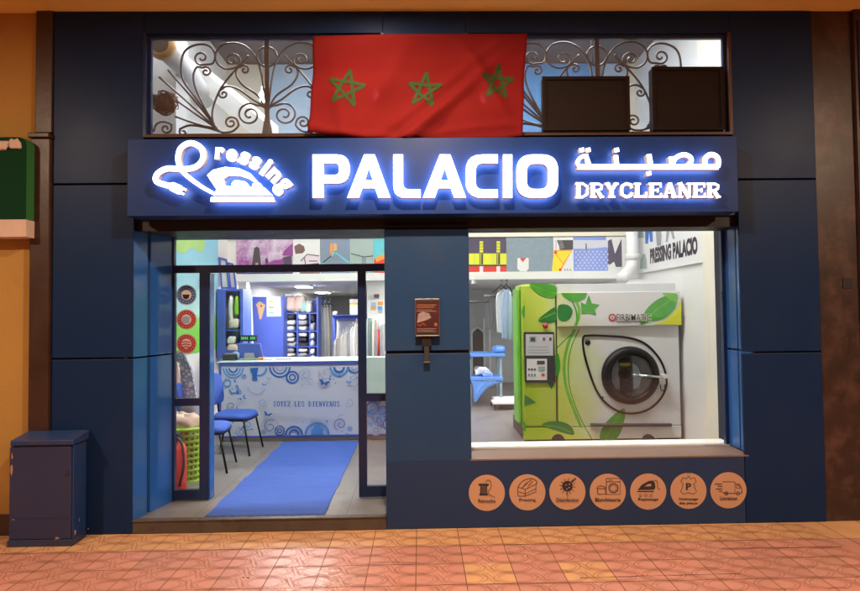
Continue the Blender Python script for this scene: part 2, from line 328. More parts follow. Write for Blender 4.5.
class MB:
    def __init__(self): self.v = []; self.f = []; self.m = []; self.s = []; self.slots = []; self.lay = 0
    def sl(self, m):
        if m not in self.slots: self.slots.append(m)
        return self.slots.index(m)
    def add(self, V, F, m, smooth=False):
        b = len(self.v); self.v += [Vector(p) for p in V]; k = self.sl(m)
        for f in F: self.f.append([b+i for i in f]); self.m.append(k); self.s.append(smooth)
        return self
    def box(self, a, b, m):
        x0, x1 = sorted((a[0], b[0])); y0, y1 = sorted((a[1], b[1])); z0, z1 = sorted((a[2], b[2]))
        return self.add([(x0, y0, z0), (x1, y0, z0), (x1, y1, z0), (x0, y1, z0), (x0, y0, z1), (x1, y0, z1), (x1, y1, z1), (x0, y1, z1)],
                 [(0, 3, 2, 1), (4, 5, 6, 7), (0, 1, 5, 4), (1, 2, 6, 5), (2, 3, 7, 6), (3, 0, 4, 7)], m)
    def pbox(self, x0, y0, x1, y1, Y, depth, m):    # box whose front face covers a pixel rectangle on plane Y
        a = P(x0, (y0+y1)/2, Y).x; b = P(x1, (y0+y1)/2, Y).x; t = P((x0+x1)/2, y0, Y).z; u = P((x0+x1)/2, y1, Y).z
        return self.box((a, Y, u), (b, Y+depth, t), m)
    def plan(self, pts, z0, z1, m):                 # XY outline extruded upwards
        n = len(pts); V = [(x, y, z0) for x, y in pts]+[(x, y, z1) for x, y in pts]
        F = [(i, (i+1) % n, n+(i+1) % n, n+i) for i in range(n)]+[tuple(range(n))[::-1], tuple(range(n, 2*n))]
        return self.add(V, F, m)
    def prism(self, loops, fn, d0, d1, m, ms=None, mb=None):
        fl = [p for l in loops for p in l]; N = len(fl)
        tr = tessellate_polygon([[Vector((p[0], p[1], 0)) for p in l] for l in loops])
        self.add([fn(p[0], p[1], d1) for p in fl], tr, m)
        self.add([fn(p[0], p[1], d0) for p in fl], [t[::-1] for t in tr], mb or ms or m)
        for l in loops:
            n = len(l); self.add([fn(p[0], p[1], d0) for p in l]+[fn(p[0], p[1], d1) for p in l], [(i, (i+1) % n, n+(i+1) % n, n+i) for i in range(n)], ms or m)
        return self
    # flat printed layers: each call sits .35 mm above the one before
    def nl(self): self.lay += 1; return .0015+self.lay*.00035
    def poly(self, loops, fn, m):
        if loops and not isinstance(loops[0], list): loops = [loops]
        d = self.nl(); fl = [p for l in loops for p in l]
        return self.add([fn(p[0], p[1], d) for p in fl], tessellate_polygon([[Vector((p[0], p[1], 0)) for p in l] for l in loops]), m)
    def rect(self, x0, y0, x1, y1, fn, m):
        d = self.nl(); return self.add([fn(x0, y0, d), fn(x1, y0, d), fn(x1, y1, d), fn(x0, y1, d)], [(0, 1, 2, 3)], m)
    def disc(self, cx, cy, r, fn, m, n=28, ry=None): return self.poly(circ(cx, cy, r, n, ry=ry), fn, m)
    def ring(self, cx, cy, r1, r2, fn, m, n=32, a0=0, a1=360):
        d = self.nl(); full = abs(a1-a0) >= 360
        A = circ(cx, cy, r1, n, a0, a1); B = circ(cx, cy, r2, n, a0, a1)
        return self.add([fn(*p, d) for p in A]+[fn(*p, d) for p in B], [(i, (i+1) % n, n+(i+1) % n, n+i) for i in range(n if full else n-1)], m)
    def ribbon2(self, pts, wd):
        p = [Vector(q[:2]) for q in pts]; L_, R_ = [], []
        for i in range(len(p)):
            a = p[max(i-1, 0)]; b = p[min(i+1, len(p)-1)]; t = b-a
            t = t.normalized() if t.length > 1e-9 else Vector((1, 0)); n = Vector((-t.y, t.x))
            w_ = wd(i/(len(p)-1)) if callable(wd) else wd
            L_.append(p[i]+n*w_/2); R_.append(p[i]-n*w_/2)
        return L_, R_
    def stroke(self, pts, wd, fn, m, smooth=0, d=None):
        if smooth: pts = catmull([Vector((q[0], q[1])) for q in pts], smooth)
        A, B = self.ribbon2(pts, wd); n = len(A); d = d if d is not None else self.nl()
        return self.add([fn(q.x, q.y, d) for q in A]+[fn(q.x, q.y, d) for q in B], [(i, i+1, n+i+1, n+i) for i in range(n-1)], m)
    def bar3(self, pts, wd, fn, d0, d1, m, ms=None, mb=None, smooth=0):   # raised stroke
        if smooth: pts = catmull([Vector((q[0], q[1])) for q in pts], smooth)
        self.lay += 1; e = self.lay*.0004
        A, B = self.ribbon2(pts, wd); n = len(A)
        V = [fn(q.x, q.y, d) for d in (d1+e, d0-e) for S_ in (A, B) for q in S_]
        self.add(V, [(i, i+1, n+i+1, n+i) for i in range(n-1)], m)
        self.add(V, [(2*n+i, 2*n+i+1, 3*n+i+1, 3*n+i) for i in range(n-1)], mb or ms or m)
        self.add(V, [(i, i+1, 2*n+i+1, 2*n+i) for i in range(n-1)]+[(n+i, n+i+1, 3*n+i+1, 3*n+i) for i in range(n-1)]+[(0, n, 3*n, 2*n), (n-1, 2*n-1, 4*n-1, 3*n-1)], ms or m)
        return self
    def text(self, s, x0, y0, x1, y1, fn, m, d=None):        # y1 is the baseline side
        V, F = TXT[s]; d = d if d is not None else self.nl()
        return self.add([fn(x0+(x1-x0)*a, y1+(y0-y1)*b, d) for a, b in V], F, m)
    def tube(self, pts, r, m, sides=6, closed=False, smooth=0):
        pts = [Vector(p) for p in pts]
        if smooth: pts = catmull(pts, smooth, closed)
        n = len(pts); V = []; up = None
        for i, p in enumerate(pts):
            a = pts[(i-1) % n] if closed or i else p; b = pts[(i+1) % n] if closed or i < n-1 else p
            t = (b-a).normalized() if (b-a).length > 1e-9 else Vector((0, 0, 1))
            if up is None: up = t.orthogonal().normalized()
            up = (up-t*up.dot(t)); up = up.normalized() if up.length > 1e-6 else t.orthogonal().normalized()
            s = t.cross(up); rr = r(i/(n-1)) if callable(r) else r
            V += [p+(up*math.cos(2*math.pi*k/sides)+s*math.sin(2*math.pi*k/sides))*rr for k in range(sides)]
        F = []
        for i in range(n if closed else n-1):
            j = (i+1) % n
            F += [(i*sides+k, i*sides+(k+1) % sides, j*sides+(k+1) % sides, j*sides+k) for k in range(sides)]
        if not closed: F += [tuple(range(sides))[::-1], tuple(range((n-1)*sides, n*sides))]
        return self.add(V, F, m, True)
    def cyl(self, a, b, r, m, sides=20): return self.tube([a, b], r, m, sides)
    def ball(self, c, rx, ry, rz, m, n=12, jit=0):
        V = []; F = []; c = Vector(c); rs = random.Random(int(c.x*1000+c.z*777))
        for i in range(n+1):
            th = math.pi*i/n
            for k in range(2*n):
                ph = math.pi*k/n; j = 1+rs.uniform(-jit, jit) if 0 < i < n else 1
                V.append(c+Vector((rx*math.sin(th)*math.cos(ph)*j, ry*math.sin(th)*math.sin(ph)*j, rz*math.cos(th)*j)))
        for i in range(n):
            for k in range(2*n): F.append((i*2*n+k, i*2*n+(k+1) % (2*n), (i+1)*2*n+(k+1) % (2*n), (i+1)*2*n+k))
        return self.add(V, F, m, True)
    def lathe(self, prof, fr, m, n=48, smooth=True):         # prof [(r, depth)] about an axis; fr(x,y,d)
        V = [fr(r*math.cos(2*math.pi*k/n), r*math.sin(2*math.pi*k/n), d) for r, d in prof for k in range(n)]
        F = [(i*n+k, i*n+(k+1) % n, (i+1)*n+(k+1) % n, (i+1)*n+k) for i in range(len(prof)-1) for k in range(n)]
        return self.add(V, F, m, smooth)
    def lump(self, c, sx, sy, sz, m, seed=0, amp=.12, n=9):  # soft cushion-like bundle
        V = []; F = []; rs = random.Random(seed); c = Vector(c); ph = [rs.uniform(0, 6.28) for _ in range(6)]
        for i in range(n+1):
            th = math.pi*i/n
            for k in range(2*n):
                a = math.pi*k/n; q = lambda x, e: math.copysign(abs(x)**e, x)
                x = q(math.sin(th), .5)*q(math.cos(a), .5); y = q(math.sin(th), .5)*q(math.sin(a), .5); z = q(math.cos(th), .6)
                w_ = 1+amp*(math.sin(3*a+ph[0])*math.sin(th*2+ph[1])+.6*math.sin(7*x+ph[2])*math.cos(6*z+ph[3])+rs.uniform(-.35, .35)*math.sin(th))
                V.append(c+Vector((x*sx/2*w_, y*sy/2*w_, z*sz/2*w_)))
        for i in range(n):
            for k in range(2*n): F.append((i*2*n+k, i*2*n+(k+1) % (2*n), (i+1)*2*n+(k+1) % (2*n), (i+1)*2*n+k))
        return self.add(V, F, m, True)
    def build(self, name, parent=None, bevel=0, subd=0, origin=None):
        me = bpy.data.meshes.new(name)
        if parent is not None:
            o0 = Vector((0, 0, 0)); p = parent
            while p is not None: o0 += Vector(p.location); p = p.parent
        elif origin is not None: o0 = Vector(origin)
        else:
            xs = [v.x for v in self.v]; ys = [v.y for v in self.v]
            o0 = Vector(((min(xs)+max(xs))/2, (min(ys)+max(ys))/2, min(v.z for v in self.v)))
        me.from_pydata([v-o0 for v in self.v], [], self.f)
        for s in self.slots: me.materials.append(MATS[s])
        me.polygons.foreach_set('material_index', self.m); me.polygons.foreach_set('use_smooth', self.s)
        bm = bmesh.new(); bm.from_mesh(me); bmesh.ops.recalc_face_normals(bm, faces=bm.faces); bm.to_mesh(me); bm.free()
        o = bpy.data.objects.new(name, me); col.objects.link(o)
        if parent is not None: o.parent = parent
        else: o.location = o0
        if bevel:
            b = o.modifiers.new('bevel', 'BEVEL'); b.width = bevel; b.segments = 2; b.limit_method = 'ANGLE'; b.angle_limit = R(40)
        if subd:
            b = o.modifiers.new('subd', 'SUBSURF'); b.levels = b.render_levels = subd
        return o
def tag(o, label=None, cat=None, group=None, kind=None):
    if label: o['label'] = label
    if cat: o['category'] = cat
    if group: o['group'] = group
    if kind: o['kind'] = kind
    return o
def thing(name, loc, label, cat, group=None):
    o = bpy.data.objects.new(name, None); o.empty_display_size = .1; col.objects.link(o); o.location = loc
    return tag(o, label, cat, group)
def copy_tree(o, parent=None):
    c = o.copy(); col.objects.link(c); c.parent = parent
    for ch in o.children: copy_tree(ch, c)
    return c
def bx(name, a, b, m, parent=None, bevel=0): return MB().box(a, b, m).build(name, parent, bevel)
pX = lambda x, Y=0, y=312: P(x, y, Y).x
pZ = lambda x, y, Y=0: P(x, y, Y).z

# ================================================================== SETTING
XL, XR, ZT = -2.88, 3.2145, 4.114
FL = .10                                # shop floor level
tag(MB().box((-150, -150, -.32), (150, 150, -.30), 'asphalt').build('ground', origin=(0, 0, 0)), kind='structure')
pv = MB(); TX, TY = .318, .298
pv.box((-9.5, -9, -.28), (9.5, .03, -.004), 'grout')
for i in range(-27, 31):
    for j in range(-1, 28):
        x0 = -.678+TX*i; y1 = -.326-TY*j; x1 = x0+TX; y0 = y1-TY
        if j == -1: y1 = .05
        rs = random.Random(i*131+j)
        m = 'tile_yellow' if (j == -1 or (i, j) in ((3, 1), (5, 1))) else ('tile_red_worn' if rs.random() < .3 else 'tile_red')
        g = .0028; dz = rs.uniform(-.0012, .0012)
        pv.add([(x0+g, y0+g, dz), (x1-g, y0+g, dz), (x1-g, y1-g, dz*.5), (x0+g, y1-g, dz*.5)], [(0, 1, 2, 3)], m)
G = flat((0, 0, .0022), (1, 0, 0), (0, 1, 0))
for i in range(-9, 12):                 # chain of embossed rings on the tiles: one ring per half tile, centred on the seams
    for j in range(-2, 6):
        cx = -.678+TX*i; cyy = -.326-TY*(j*.5)+.25*TY
        if cyy > -.02: continue
        hx, hy = TX*.5, TY*.25
        LZ = lambda e: (lambda u, v, d=0: Vector((u, v, .0026+.0002*((i+j) % 3)+e)))
        for k, (ex, ey) in enumerate(((.88, .97), (.70, .78))):
            o8 = catmull([Vector((cx+hx*ex*a, cyy+hy*ey*b)) for a, b in ((-1, 0), (-.78, .62), (-.42, .98), (0, .90), (.42, .98), (.78, .62), (1, 0), (.78, -.62), (.42, -.98), (0, -.90), (-.42, -.98), (-.78, -.62))], 3, True)
            pv.stroke([(q.x, q.y) for q in o8+o8[:1]], .0036 if k else .0046, LZ(.0001*k), 'groove', d=0)
        for e_ in (-.013, .013):        # the crossing straps between two rings
            jx = cx+hx
            pv.stroke([(jx+e_-.034, cyy+hy*.95), (jx+e_-.010, cyy+hy*.42), (jx+e_+.010, cyy-hy*.42), (jx+e_+.034, cyy-hy*.95)], .0042, LZ(.0008), 'groove', d=0)
def crackline(x0, y0, x1, y1, n=22, wd=.006):
    a, b = PZ(x0, y0, 0), PZ(x1, y1, 0); rs = random.Random(int(x0)); 
    pv.stroke([(a.x+(b.x-a.x)*k/n, a.y+(b.y-a.y)*k/n+rs.uniform(-.004, .004)) for k in range(n+1)], lambda t: wd*(.35+.65*abs(math.sin(9*t+x0))), lambda u, v, d=0: Vector((u, v, .0038)), 'crack', d=0)
crackline(722, 549, 842, 547.5); crackline(580, 578.5, 740, 574, wd=.005); crackline(371, 563, 420, 563, wd=.004)
for x_, y_ in ((243, 578), (248, 578.5), (720, 538), (32, 556), (525, 556.5)):
    c = PZ(x_, y_, 0); rs = random.Random(x_)
    pv.poly([(c.x+.012*math.cos(a)*rs.uniform(.4, 1), c.y+.009*math.sin(a)*rs.uniform(.5, 1)) for a in [k*.7 for k in range(9)]], lambda u, v, d=0: Vector((u, v, .0038)), 'crack' if x_ not in (32, 525) else 'paper')
tag(pv.build('pavement', origin=(0, 0, 0)), kind='structure')
tag(MB().box((-2.84, .022, -.02), (3.29, 13.1, FL), 'floor_tile').build('shop_floor', origin=(0, 0, 0)), kind='structure')
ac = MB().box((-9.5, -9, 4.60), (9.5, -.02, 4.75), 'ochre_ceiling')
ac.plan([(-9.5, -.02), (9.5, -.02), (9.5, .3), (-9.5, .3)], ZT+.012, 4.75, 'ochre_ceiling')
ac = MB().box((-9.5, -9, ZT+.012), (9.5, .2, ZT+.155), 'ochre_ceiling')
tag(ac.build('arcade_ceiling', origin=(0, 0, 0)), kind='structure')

# neighbours
nb = thing('neighbour_wall', (-4.5, .1, 0), 'ochre plastered neighbouring wall behind the blue cabinet at the left edge', 'wall')
bx('plaster', (-8.5, .03, 0), (pX(36, 0, 60), .6, ZT+.01), 'ochre', nb)
bx('skirting', (-8.5, .012, 0), (-3.03, .03, .16), 'brown_stone', nb)
pl = thing('stone_pilaster', (-2.94, 0, 0), 'narrow dark brown stone pilaster between ochre wall and blue panels', 'pilaster')
a_, b_ = pX(36.5, 0, 60), XL-.006
bx('upper_shaft', (a_, -.012, pZ(45, 133)), (b_, .6, ZT+.008), 'brown_stone', pl, .006)
MB().plan([(a_-.035, -.045), (b_, -.045), (b_, .6), (a_-.035, .6)], pZ(45, 139), pZ(45, 134), 'brown_stone').build('capital', pl, .008)
bx('lower_shaft', (a_-.022, -.03, 0), (b_, .6, pZ(45, 139.3)), 'brown_stone', pl, .008)
pr = thing('marble_pilaster', (3.5, 0, 0), 'wide reddish brown marble pilaster right of the blue panels', 'pilaster')
bx('shaft', (XR+.006, .012, .0), (pX(853, 0, 70), .6, ZT+.008), 'red_marble', pr)
bx('side_slab', (pX(853, 0, 70)+.004, -.02, .0), (4.6, .6, ZT+.008), 'brown_stone', pr)
MB().pbox(843, 278, 852, 288, .005, .012, 'black').build('outlet_plate', pr)
bx('recess_panel', (pX(854, 0, 70)+.02, -.032, pZ(856, 128)), (4.4, -.021, pZ(856, 22)), 'black', pr)

# ================================================================== SHOP FRONT
sf = thing('shop_building', (.17, 0, 0), 'dark blue panelled shop front with glazed entrance and display window', 'shop front')
xd0, xd1, xw0, xw1 = pX(133, 0, 400), pX(385.5, 0, 400), pX(470, 0, 340), pX(745, 0, 340)
ZH = pZ(300, 230, .06)                  # underside of the shutter housing
J = .007
def panel(x0, x1, z0, z1, name='cladding_panel', m='blue_panel'):
    return bx(name, (x0, 0, z0), (x1, .022, z1), m, sf, .003)
zj = [pZ(100, 358.5), pZ(100, 184)]
zr = [pZ(790, 352), pZ(790, 179)]
ztb, ztt = pZ(265, 134.5), pZ(265, 34.5)
xt = [pX(146.5, 0, 85), pX(381, 0, 85), pX(469, 0, 85), pX(728.5, 0, 85)]
ZS = ztb-.005                           # top of the sign zone
panel(XL, xd0, .004, zj[0]-J); panel(XL, xd0, zj[0]+J, zj[1]-J); panel(XL, xt[0]-.02, zj[1]+J, ZT+.005)
panel(xw1, XR, .004, zr[0]-J, 'cladding_panel') if False else None
xj = pX(745.5, 0, 490)
panel(xj+.003, XR, .004, zr[0]-J); panel(xj+.003, XR, zr[0]+J, zr[1]-J); panel(xt[3]+.02, XR, zr[1]+J, ZT+.005)
zw = pZ(600, 457.2)                     # window sill front
panel(xd1, xj-.003, .004, zw-.013, m='blue_lower')
zpj = pZ(428, 352)
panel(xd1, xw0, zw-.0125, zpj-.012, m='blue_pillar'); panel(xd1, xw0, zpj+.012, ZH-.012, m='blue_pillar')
panel(xt[1]+.02, xt[2]-.02, ztb-.02, ZT+.005)
panel(xt[0]-.018, xt[1]+.018, ztt+.012, ZT+.005); panel(xt[2]-.018, xt[3]+.018, ztt+.012, ZT+.005)
# core of the piers behind the panels
core = MB()
xdi, xwi = pX(172, .45, 400), pX(727, .27, 340)
core.box((XL, .026, 0), (xd0-.03, .5, ztb-.03), 'dark_gap'); core.box((XL, .026, ztb-.0295), (xt[0]-.001, .07, ZT+.008), 'dark_gap')
core.box((xw1+.03, .026, 0), (XR, .5, ztb-.03), 'dark_gap'); core.box((xt[3]+.001, .026, ztb-.0295), (XR, .07, ZT+.008), 'dark_gap')
core.box((xd1+.004, .026, 0), (xw0-.004, .4, ZH+.03), 'dark_gap')
core.box((xw0-.01, .026, 0), (xw1+.035, .24, zw-.03), 'dark_gap')
core.box((xt[0]-.0005, .026, ztt+.001), (xt[3]+.0005, .07, ZT+.008), 'dark_gap')
core.box((xt[1]+.001, .026, ztb), (xt[2]-.001, .07, ztt+.0005), 'dark_gap')
core.build('pier_core', sf)
bx('shutter_housing', (xd0-.02, .06, ZH), (xd1+.05, .62, ztb-.002), 'shutter_dark', sf); bx('shutter_housing', (xd1+.0505, .06, ZH), (xw1+.02, .315, ztb-.002), 'shutter_dark', sf)
bx('housing_back', (xd1+.0505, .316, ZH+.08), (xw1+.2, .45, ztb-.003), 'cream_wall', sf)
bx('housing_fascia', (xd0-.02, .0285, ZH+.09), (xw1+.02, .058, ztb-.001), 'blue_frame', sf)
# reveals: two glossy strips with the shutter groove between them
def reveal(xa, ya, xb, yb, z0, z1, s, name='reveal'):
    t = MB(); g0, g1 = .34, .42
    L_ = lambda k: (xa+(xb-xa)*k, ya+(yb-ya)*k)
    for k0, k1, m, push in ((0, g0, 'blue_reveal', 0), (g0, g1, 'dark_gap', .02), (g1, 1, 'blue_reveal', 0)):
        p, q = L_(k0), L_(k1)
        for zz0, zz1 in ((z0, zj[0]-J), (zj[0]+J, z1)):
            t.plan([(p[0]-s*push, p[1]), (q[0]-s*push, q[1]), (q[0]-s*(.05), q[1]), (p[0]-s*(.05), p[1])], zz0, zz1, m)
    p, q = L_(.965), L_(.999); t.plan([(p[0]-s*.004, p[1]), (q[0]-s*.004, q[1]), (q[0]-s*.049, q[1]), (p[0]-s*.049, p[1])], zj[0]-J+.0005, zj[0]+J-.0005, 'dark_gap')
    t.plan([(L_(0)[0]-s*.05, ya), (L_(1)[0]-s*.05, yb), (L_(1)[0]-s*.07, yb), (L_(0)[0]-s*.07, ya)], z0, z1, 'dark_gap')
    return t.build(name, sf)
DY = .45
reveal(xd0, .003, xdi, DY, .102, ZH-.002, 1)
reveal(xw1, .003, xwi, .27, zw+.02, ZH-.002, -1)
bx('riser', (xd0+.002, -.004, .002), (xd1-.002, .020, FL-.001), 'step_stone', sf, .002)
bx('step_nosing', (xd0+.002, -.012, FL-.004), (xd1-.002, .05, FL+.006), 'step_stone', sf, .002)
s_ = MB(); z1_ = pZ(600, 447.6, .27)
s_.add([(xw0-.01, -.002, zw-.001), (xw1+.004, -.002, zw-.001), (xwi+.03, .262, z1_), (xw0-.01, .262, z1_), (xw0-.01, -.002, zw-.012), (xw1+.004, -.002, zw-.012), (xwi+.03, .262, zw-.03), (xw0-.01, .262, zw-.03)],
       [(0, 1, 2, 3), (0, 4, 5, 1), (1, 5, 6, 2), (2, 6, 7, 3), (3, 7, 4, 0), (4, 7, 6, 5)], 'sill_stone')
s_.build('window_sill', sf)
# display window
dw = MB(); fy = .27
xa, xb = xw0-.06, pX(727, fy, 340); zb, zt_ = z1_, ZH-.001
dw.box((xa, fy, zb-.02), (xb, fy+.04, zb+.012), 'fridge_grey')
dw.box((xa, fy+.001, zb+.0125), (xa+.03, fy+.04, zt_), 'blue_frame'); dw.box((xb-.028, fy, zb+.0125), (xb+.02, fy+.04, zt_), 'blue_frame')
dwo = dw.build('display_window', sf)
bx('inner_sill', (xa, fy+.042, z1_-.03), (xb+.3, fy+.2, P(600, 440.5, fy+.2).z), 'white_paint', dwo)
bx('pane', (xa+.03, fy+.014, zb+.0125), (xb-.028, fy+.022, zt_), 'pane', dwo)
# entrance: fixed sidelights, transom light, open leaf folded back
en = MB(); y0, y1 = DY, DY+.05
ex = lambda px, y=400: pX(px, DY, y)
ez = lambda py, px=280: pZ(px, py, DY)
e0, e1, e2 = ex(171), ex(199.3), ex(208)
e3, e4, e5 = ex(358.3), ex(366.5), ex(392)
zt0, zt1 = ez(272), ez(264.5)
en.box((e0, y0, zt0), (e5, y1, zt1), 'blue_frame')
en.box((e0-.004, y0+.002, FL), (e0+.022, y1-.002, zt0), 'blue_frame'); en.box((e0-.004, y0+.002, zt1), (e0+.022, y1-.002, ZH), 'blue_frame')
eno = en.build('entrance_frame', sf)
bx('transom_pane', (e0+.022, y0+.02, zt1), (e5, y0+.028, ZH), 'pane', eno)
def sidelight(xa, xb, wl, wr, tops, name='sidelight'):
    t = MB(); zb0, zb1, zm0, zm1 = tops
    t.box((xa, y0+.004, FL+.012), (xa+wl, y1-.004, zt0), 'blue_frame'); t.box((xb-wr, y0+.001, FL+.012), (xb, y1-.001, zt0), 'blue_frame')
    t.box((xa+wl, y0+.003, zb0), (xb-wr, y1-.003, zb1), 'blue_frame'); t.box((xa+wl, y0+.003, zm0), (xb-wr, y1-.003, zm1), 'blue_frame')
    o = t.build(name, sf)
    bx('pane', (xa+wl, y0+.02, zm1), (xb-wr, y0+.027, zt0), 'pane', o); bx('pane', (xa+wl, y0+.02, zb1), (xb-wr, y0+.027, zm0), 'pane', o)
    return o
sidelight(e0+.0225, e2, .004, e2-e1, (FL+.012, ez(490.5, 190), ez(406, 190), ez(398.5, 190)))
sidelight(e3, e5, e4-e3, .02, (FL+.012, ez(486.5, 370), ez(401.5, 370), ez(393.7, 370)))
bx('door_stop', (e2+.002, y0+.012, FL+.012), (e2+.014, y0+.11, zt0-.004), 'blue_reveal', sf)
# upper windows with wrought iron scrollwork
def scrolls():
    g = []
    g.append(catmull([(350, 485), (343, 400), (375, 300), (430, 215), (515, 118)], 6))
    def spir(pre, cx, cy, r, a0, turns, sgn):
        t = [(cx+r*(1-.82*k/14)*math.cos(R(a0+sgn*360*turns*k/14)), cy+r*(1-.82*k/14)*math.sin(R(a0+sgn*360*turns*k/14))) for k in range(15)]
        return catmull(list(pre)+t, 4)
    g.append(spir([(345, 455), (262, 330), (203, 240), (194, 150), (215, 82), (275, 52), (330, 62), (356, 105), (345, 150)], 292, 122, 40, 60, 1.3, 1))
    g.append(spir([(597, 360), (572, 180), (530, 90), (470, 48), (400, 52), (360, 95), (366, 150), (405, 180)], 440, 135, 42, 80, 1.4, -1))
    g.append(spir([(600, 395), (562, 322), (485, 262), (456, 205), (470, 168)], 497, 186, 26, 210, 1.2, 1))
    g.append(spir([(592, 375), (535, 340), (470, 288), (415, 272), (380, 292)], 396, 312, 24, 215, 1.2, -1))
    g.append(spir([(603, 495), (585, 520), (600, 400), (570, 372)], 522, 420, 62, -50, 1.7, -1))
    g.append(spir([(350, 480), (385, 508), (435, 508), (466, 480)], 432, 462, 34, 0, 1.4, -1))
    g.append(spir([(352, 470), (300, 370), (262, 280), (252, 215), (268, 172)], 312, 195, 27, 230, 1.3, 1))
    for q in ((55, 190), (130, 185), (178, 350), (165, 428)): g.append(catmull([(365, 492), ((365+q[0])/2+12, (492+q[1])/2+10), q], 5))
    g.append(spir([(400, 515), (320, 488), (240, 474), (190, 492)], 205, 510, 20, 220, 1.0, -1))
    g.append(spir([(60, 520), (75, 470), (110, 455), (150, 470)], 122, 490, 28, -30, 1.2, 1))
    return g
def transom(xa, xb, cxpx):
    t = MB(); fw = .022; yy = .022
    t.box((xa, .03, ztb), (xa+fw, yy+.04, ztt), 'blue_frame'); t.box((xb-fw, .03, ztb), (xb, yy+.04, ztt), 'blue_frame')
    t.box((xa+fw, .03, ztt-fw), (xb-fw, yy+.04, ztt), 'blue_frame'); t.box((xa+fw, .03, ztb), (xb-fw, yy+.04, ztb+.014), 'brown_trim')
    t.box((xa-.02, -.012, ztb-.02), (xb+.02, .028, ztb-.001), 'brown_trim')
    t.box((xa-.026, -.006, ztb), (xa-.003, .026, ztt+.01), 'brown_trim' if cxpx > 400 else 'blue_frame'); t.box((xb+.003, -.006, ztb), (xb+.026, .026, ztt+.01), 'brown_trim' if cxpx > 400 else 'blue_frame')
    o = t.build('transom_window', sf)
    bx('pane', (xa+fw, yy+.016, ztb+.014), (xb-fw, yy+.022, ztt-fw), 'pane_transom', o)
    gm = MB(); cx = pX(cxpx, .06, 85); top = pZ(cxpx, 25, .06); sc = 1/4.778/124.5
    lim0, lim1 = xa+fw, xb-fw; zmap = lambda v: (ztt-.032)-(v-45)/475*((ztt-.032)-(ztb+.03))
    for c in scrolls():
        for sg in (1, -1):
            pts = []
            for q in c:
                x = cx+sg*(q[0]-605)*sc; z = zmap(q[1])
                if lim0 < x < lim1: pts.append((x, .075, z))
            if len(pts) > 2: gm.tube(pts, .0085, 'iron', 6)
    rr = 48*sc; gm.tube([(cx+rr*math.cos(a), .075, zmap(118)+rr*math.sin(a)) for a in [k*math.pi/14 for k in range(28)]], .0085, 'iron', 6, True)
    gm.box((cx-.018, .066, ztb+.014), (cx+.018, .09, ztt-fw), 'iron')
    for sg in (1, -1): gm.ball((cx+sg*(515-605)*sc, .073, zmap(118)), .013, .013, .013, 'iron', 6)
    gm.box((lim0, .068, ztb+.02), (lim1, .083, ztb+.032), 'iron')
    gm.build('scroll_grille', o)
transom(xt[0], xt[1], 266.6); transom(xt[2], xt[3], 598)

# ================================================================== SIGN
SY = -.18
sg = thing('shop_sign', (.13, SY+.1, 2.44), 'long blue illuminated shop sign with white lettering over the entrance', 'sign')
sx0, sx1 = P(127, 176, SY).x, P(738, 176, SY).x
bx('sign_board', (sx0, SY, P(430, 214, SY).z), (sx1, -.014, P(430, 137.5, SY).z), 'blue_sign', sg, .004)
LD0, LD1 = .046, .092                    # letters stand off the board; backs and faces glow
def letter(loops, fn, name='letter'):
    return MB().prism(loops, fn, LD0, LD1, 'letter_white', 'gold', 'letter_halo').build(name, sg)
f1 = onY(SY-LD1, 300, 140, 3.185)
fS = lambda f: (lambda u, v, d=0: f(u, v, 0) + Vector((0, -(d-LD1), 0)))
F1 = fS(f1)
letter([rpoly([(40, 46), (158, 46, 42), (158, 138, 42), (75, 138), (75, 184), (40, 184)]), rpoly([(75, 73), (124, 73, 14), (124, 111, 14), (75, 111)])], F1)
for dx in (0, 241):
    letter([[(150+dx, 184), (204+dx, 46), (238+dx, 46), (288+dx, 184), (250+dx, 184), (239+dx, 153), (199+dx, 153), (188+dx, 184)], [(207+dx, 128), (232+dx, 128), (219.5+dx, 90)]], F1)
letter([rpoly([(297, 46), (328, 46), (328, 157, 20), (384, 157), (384, 184), (297, 184, 40)])], F1)
letter([rpoly([(630, 46), (630, 74), (560, 74, 22), (560, 157, 22), (630, 157), (630, 184), (528, 184, 52), (528, 46, 52)])], F1)
letter([[(647, 46), (676, 46), (676, 184), (647, 184)]], F1)
letter([rpoly([(690, 46, 52), (822, 46, 52), (822, 184, 52), (690, 184, 52)], 8), rpoly([(722, 75, 26), (790, 75, 26), (790, 156, 26), (722, 156, 26)], 6)], F1)
f2 = fS(onY(SY-LD1, 560, 140, 4.778))
W, H_ = 'letter_white', 'letter_halo'
ar = MB()
def b3(t, pts, wd, fn=f2, sm=0): t.bar3(pts, wd*1.08, fn, LD0, LD1, W, 'gold', H_, sm)
b3(ar, [(84, 128), (758, 128)], 24)
b3(ar, [(122, 68), (132, 100), (142, 126)], 20); b3(ar, [(120, 74), (95, 86), (84, 108), (96, 126), (128, 122), (140, 112)], 16, sm=4)
b3(ar, [(266, 72), (272, 124)], 20); b3(ar, [(424, 68), (434, 124)], 22)
b3(ar, [(528, 80), (536, 124)], 20); b3(ar, [(536, 122), (552, 86), (590, 70), (622, 82), (626, 104), (606, 124)], 20, sm=5)
b3(ar, [(694, 128), (692, 92), (716, 70), (746, 78), (757, 102), (752, 130)], 22, sm=5)
for x_, y_ in ((104, 48), (134, 48), (270, 48), (424, 160)):
    b3(ar, [(x_-11, y_+2), (x_+11, y_-2)], 18)
ar.build('arabic_word', sg)
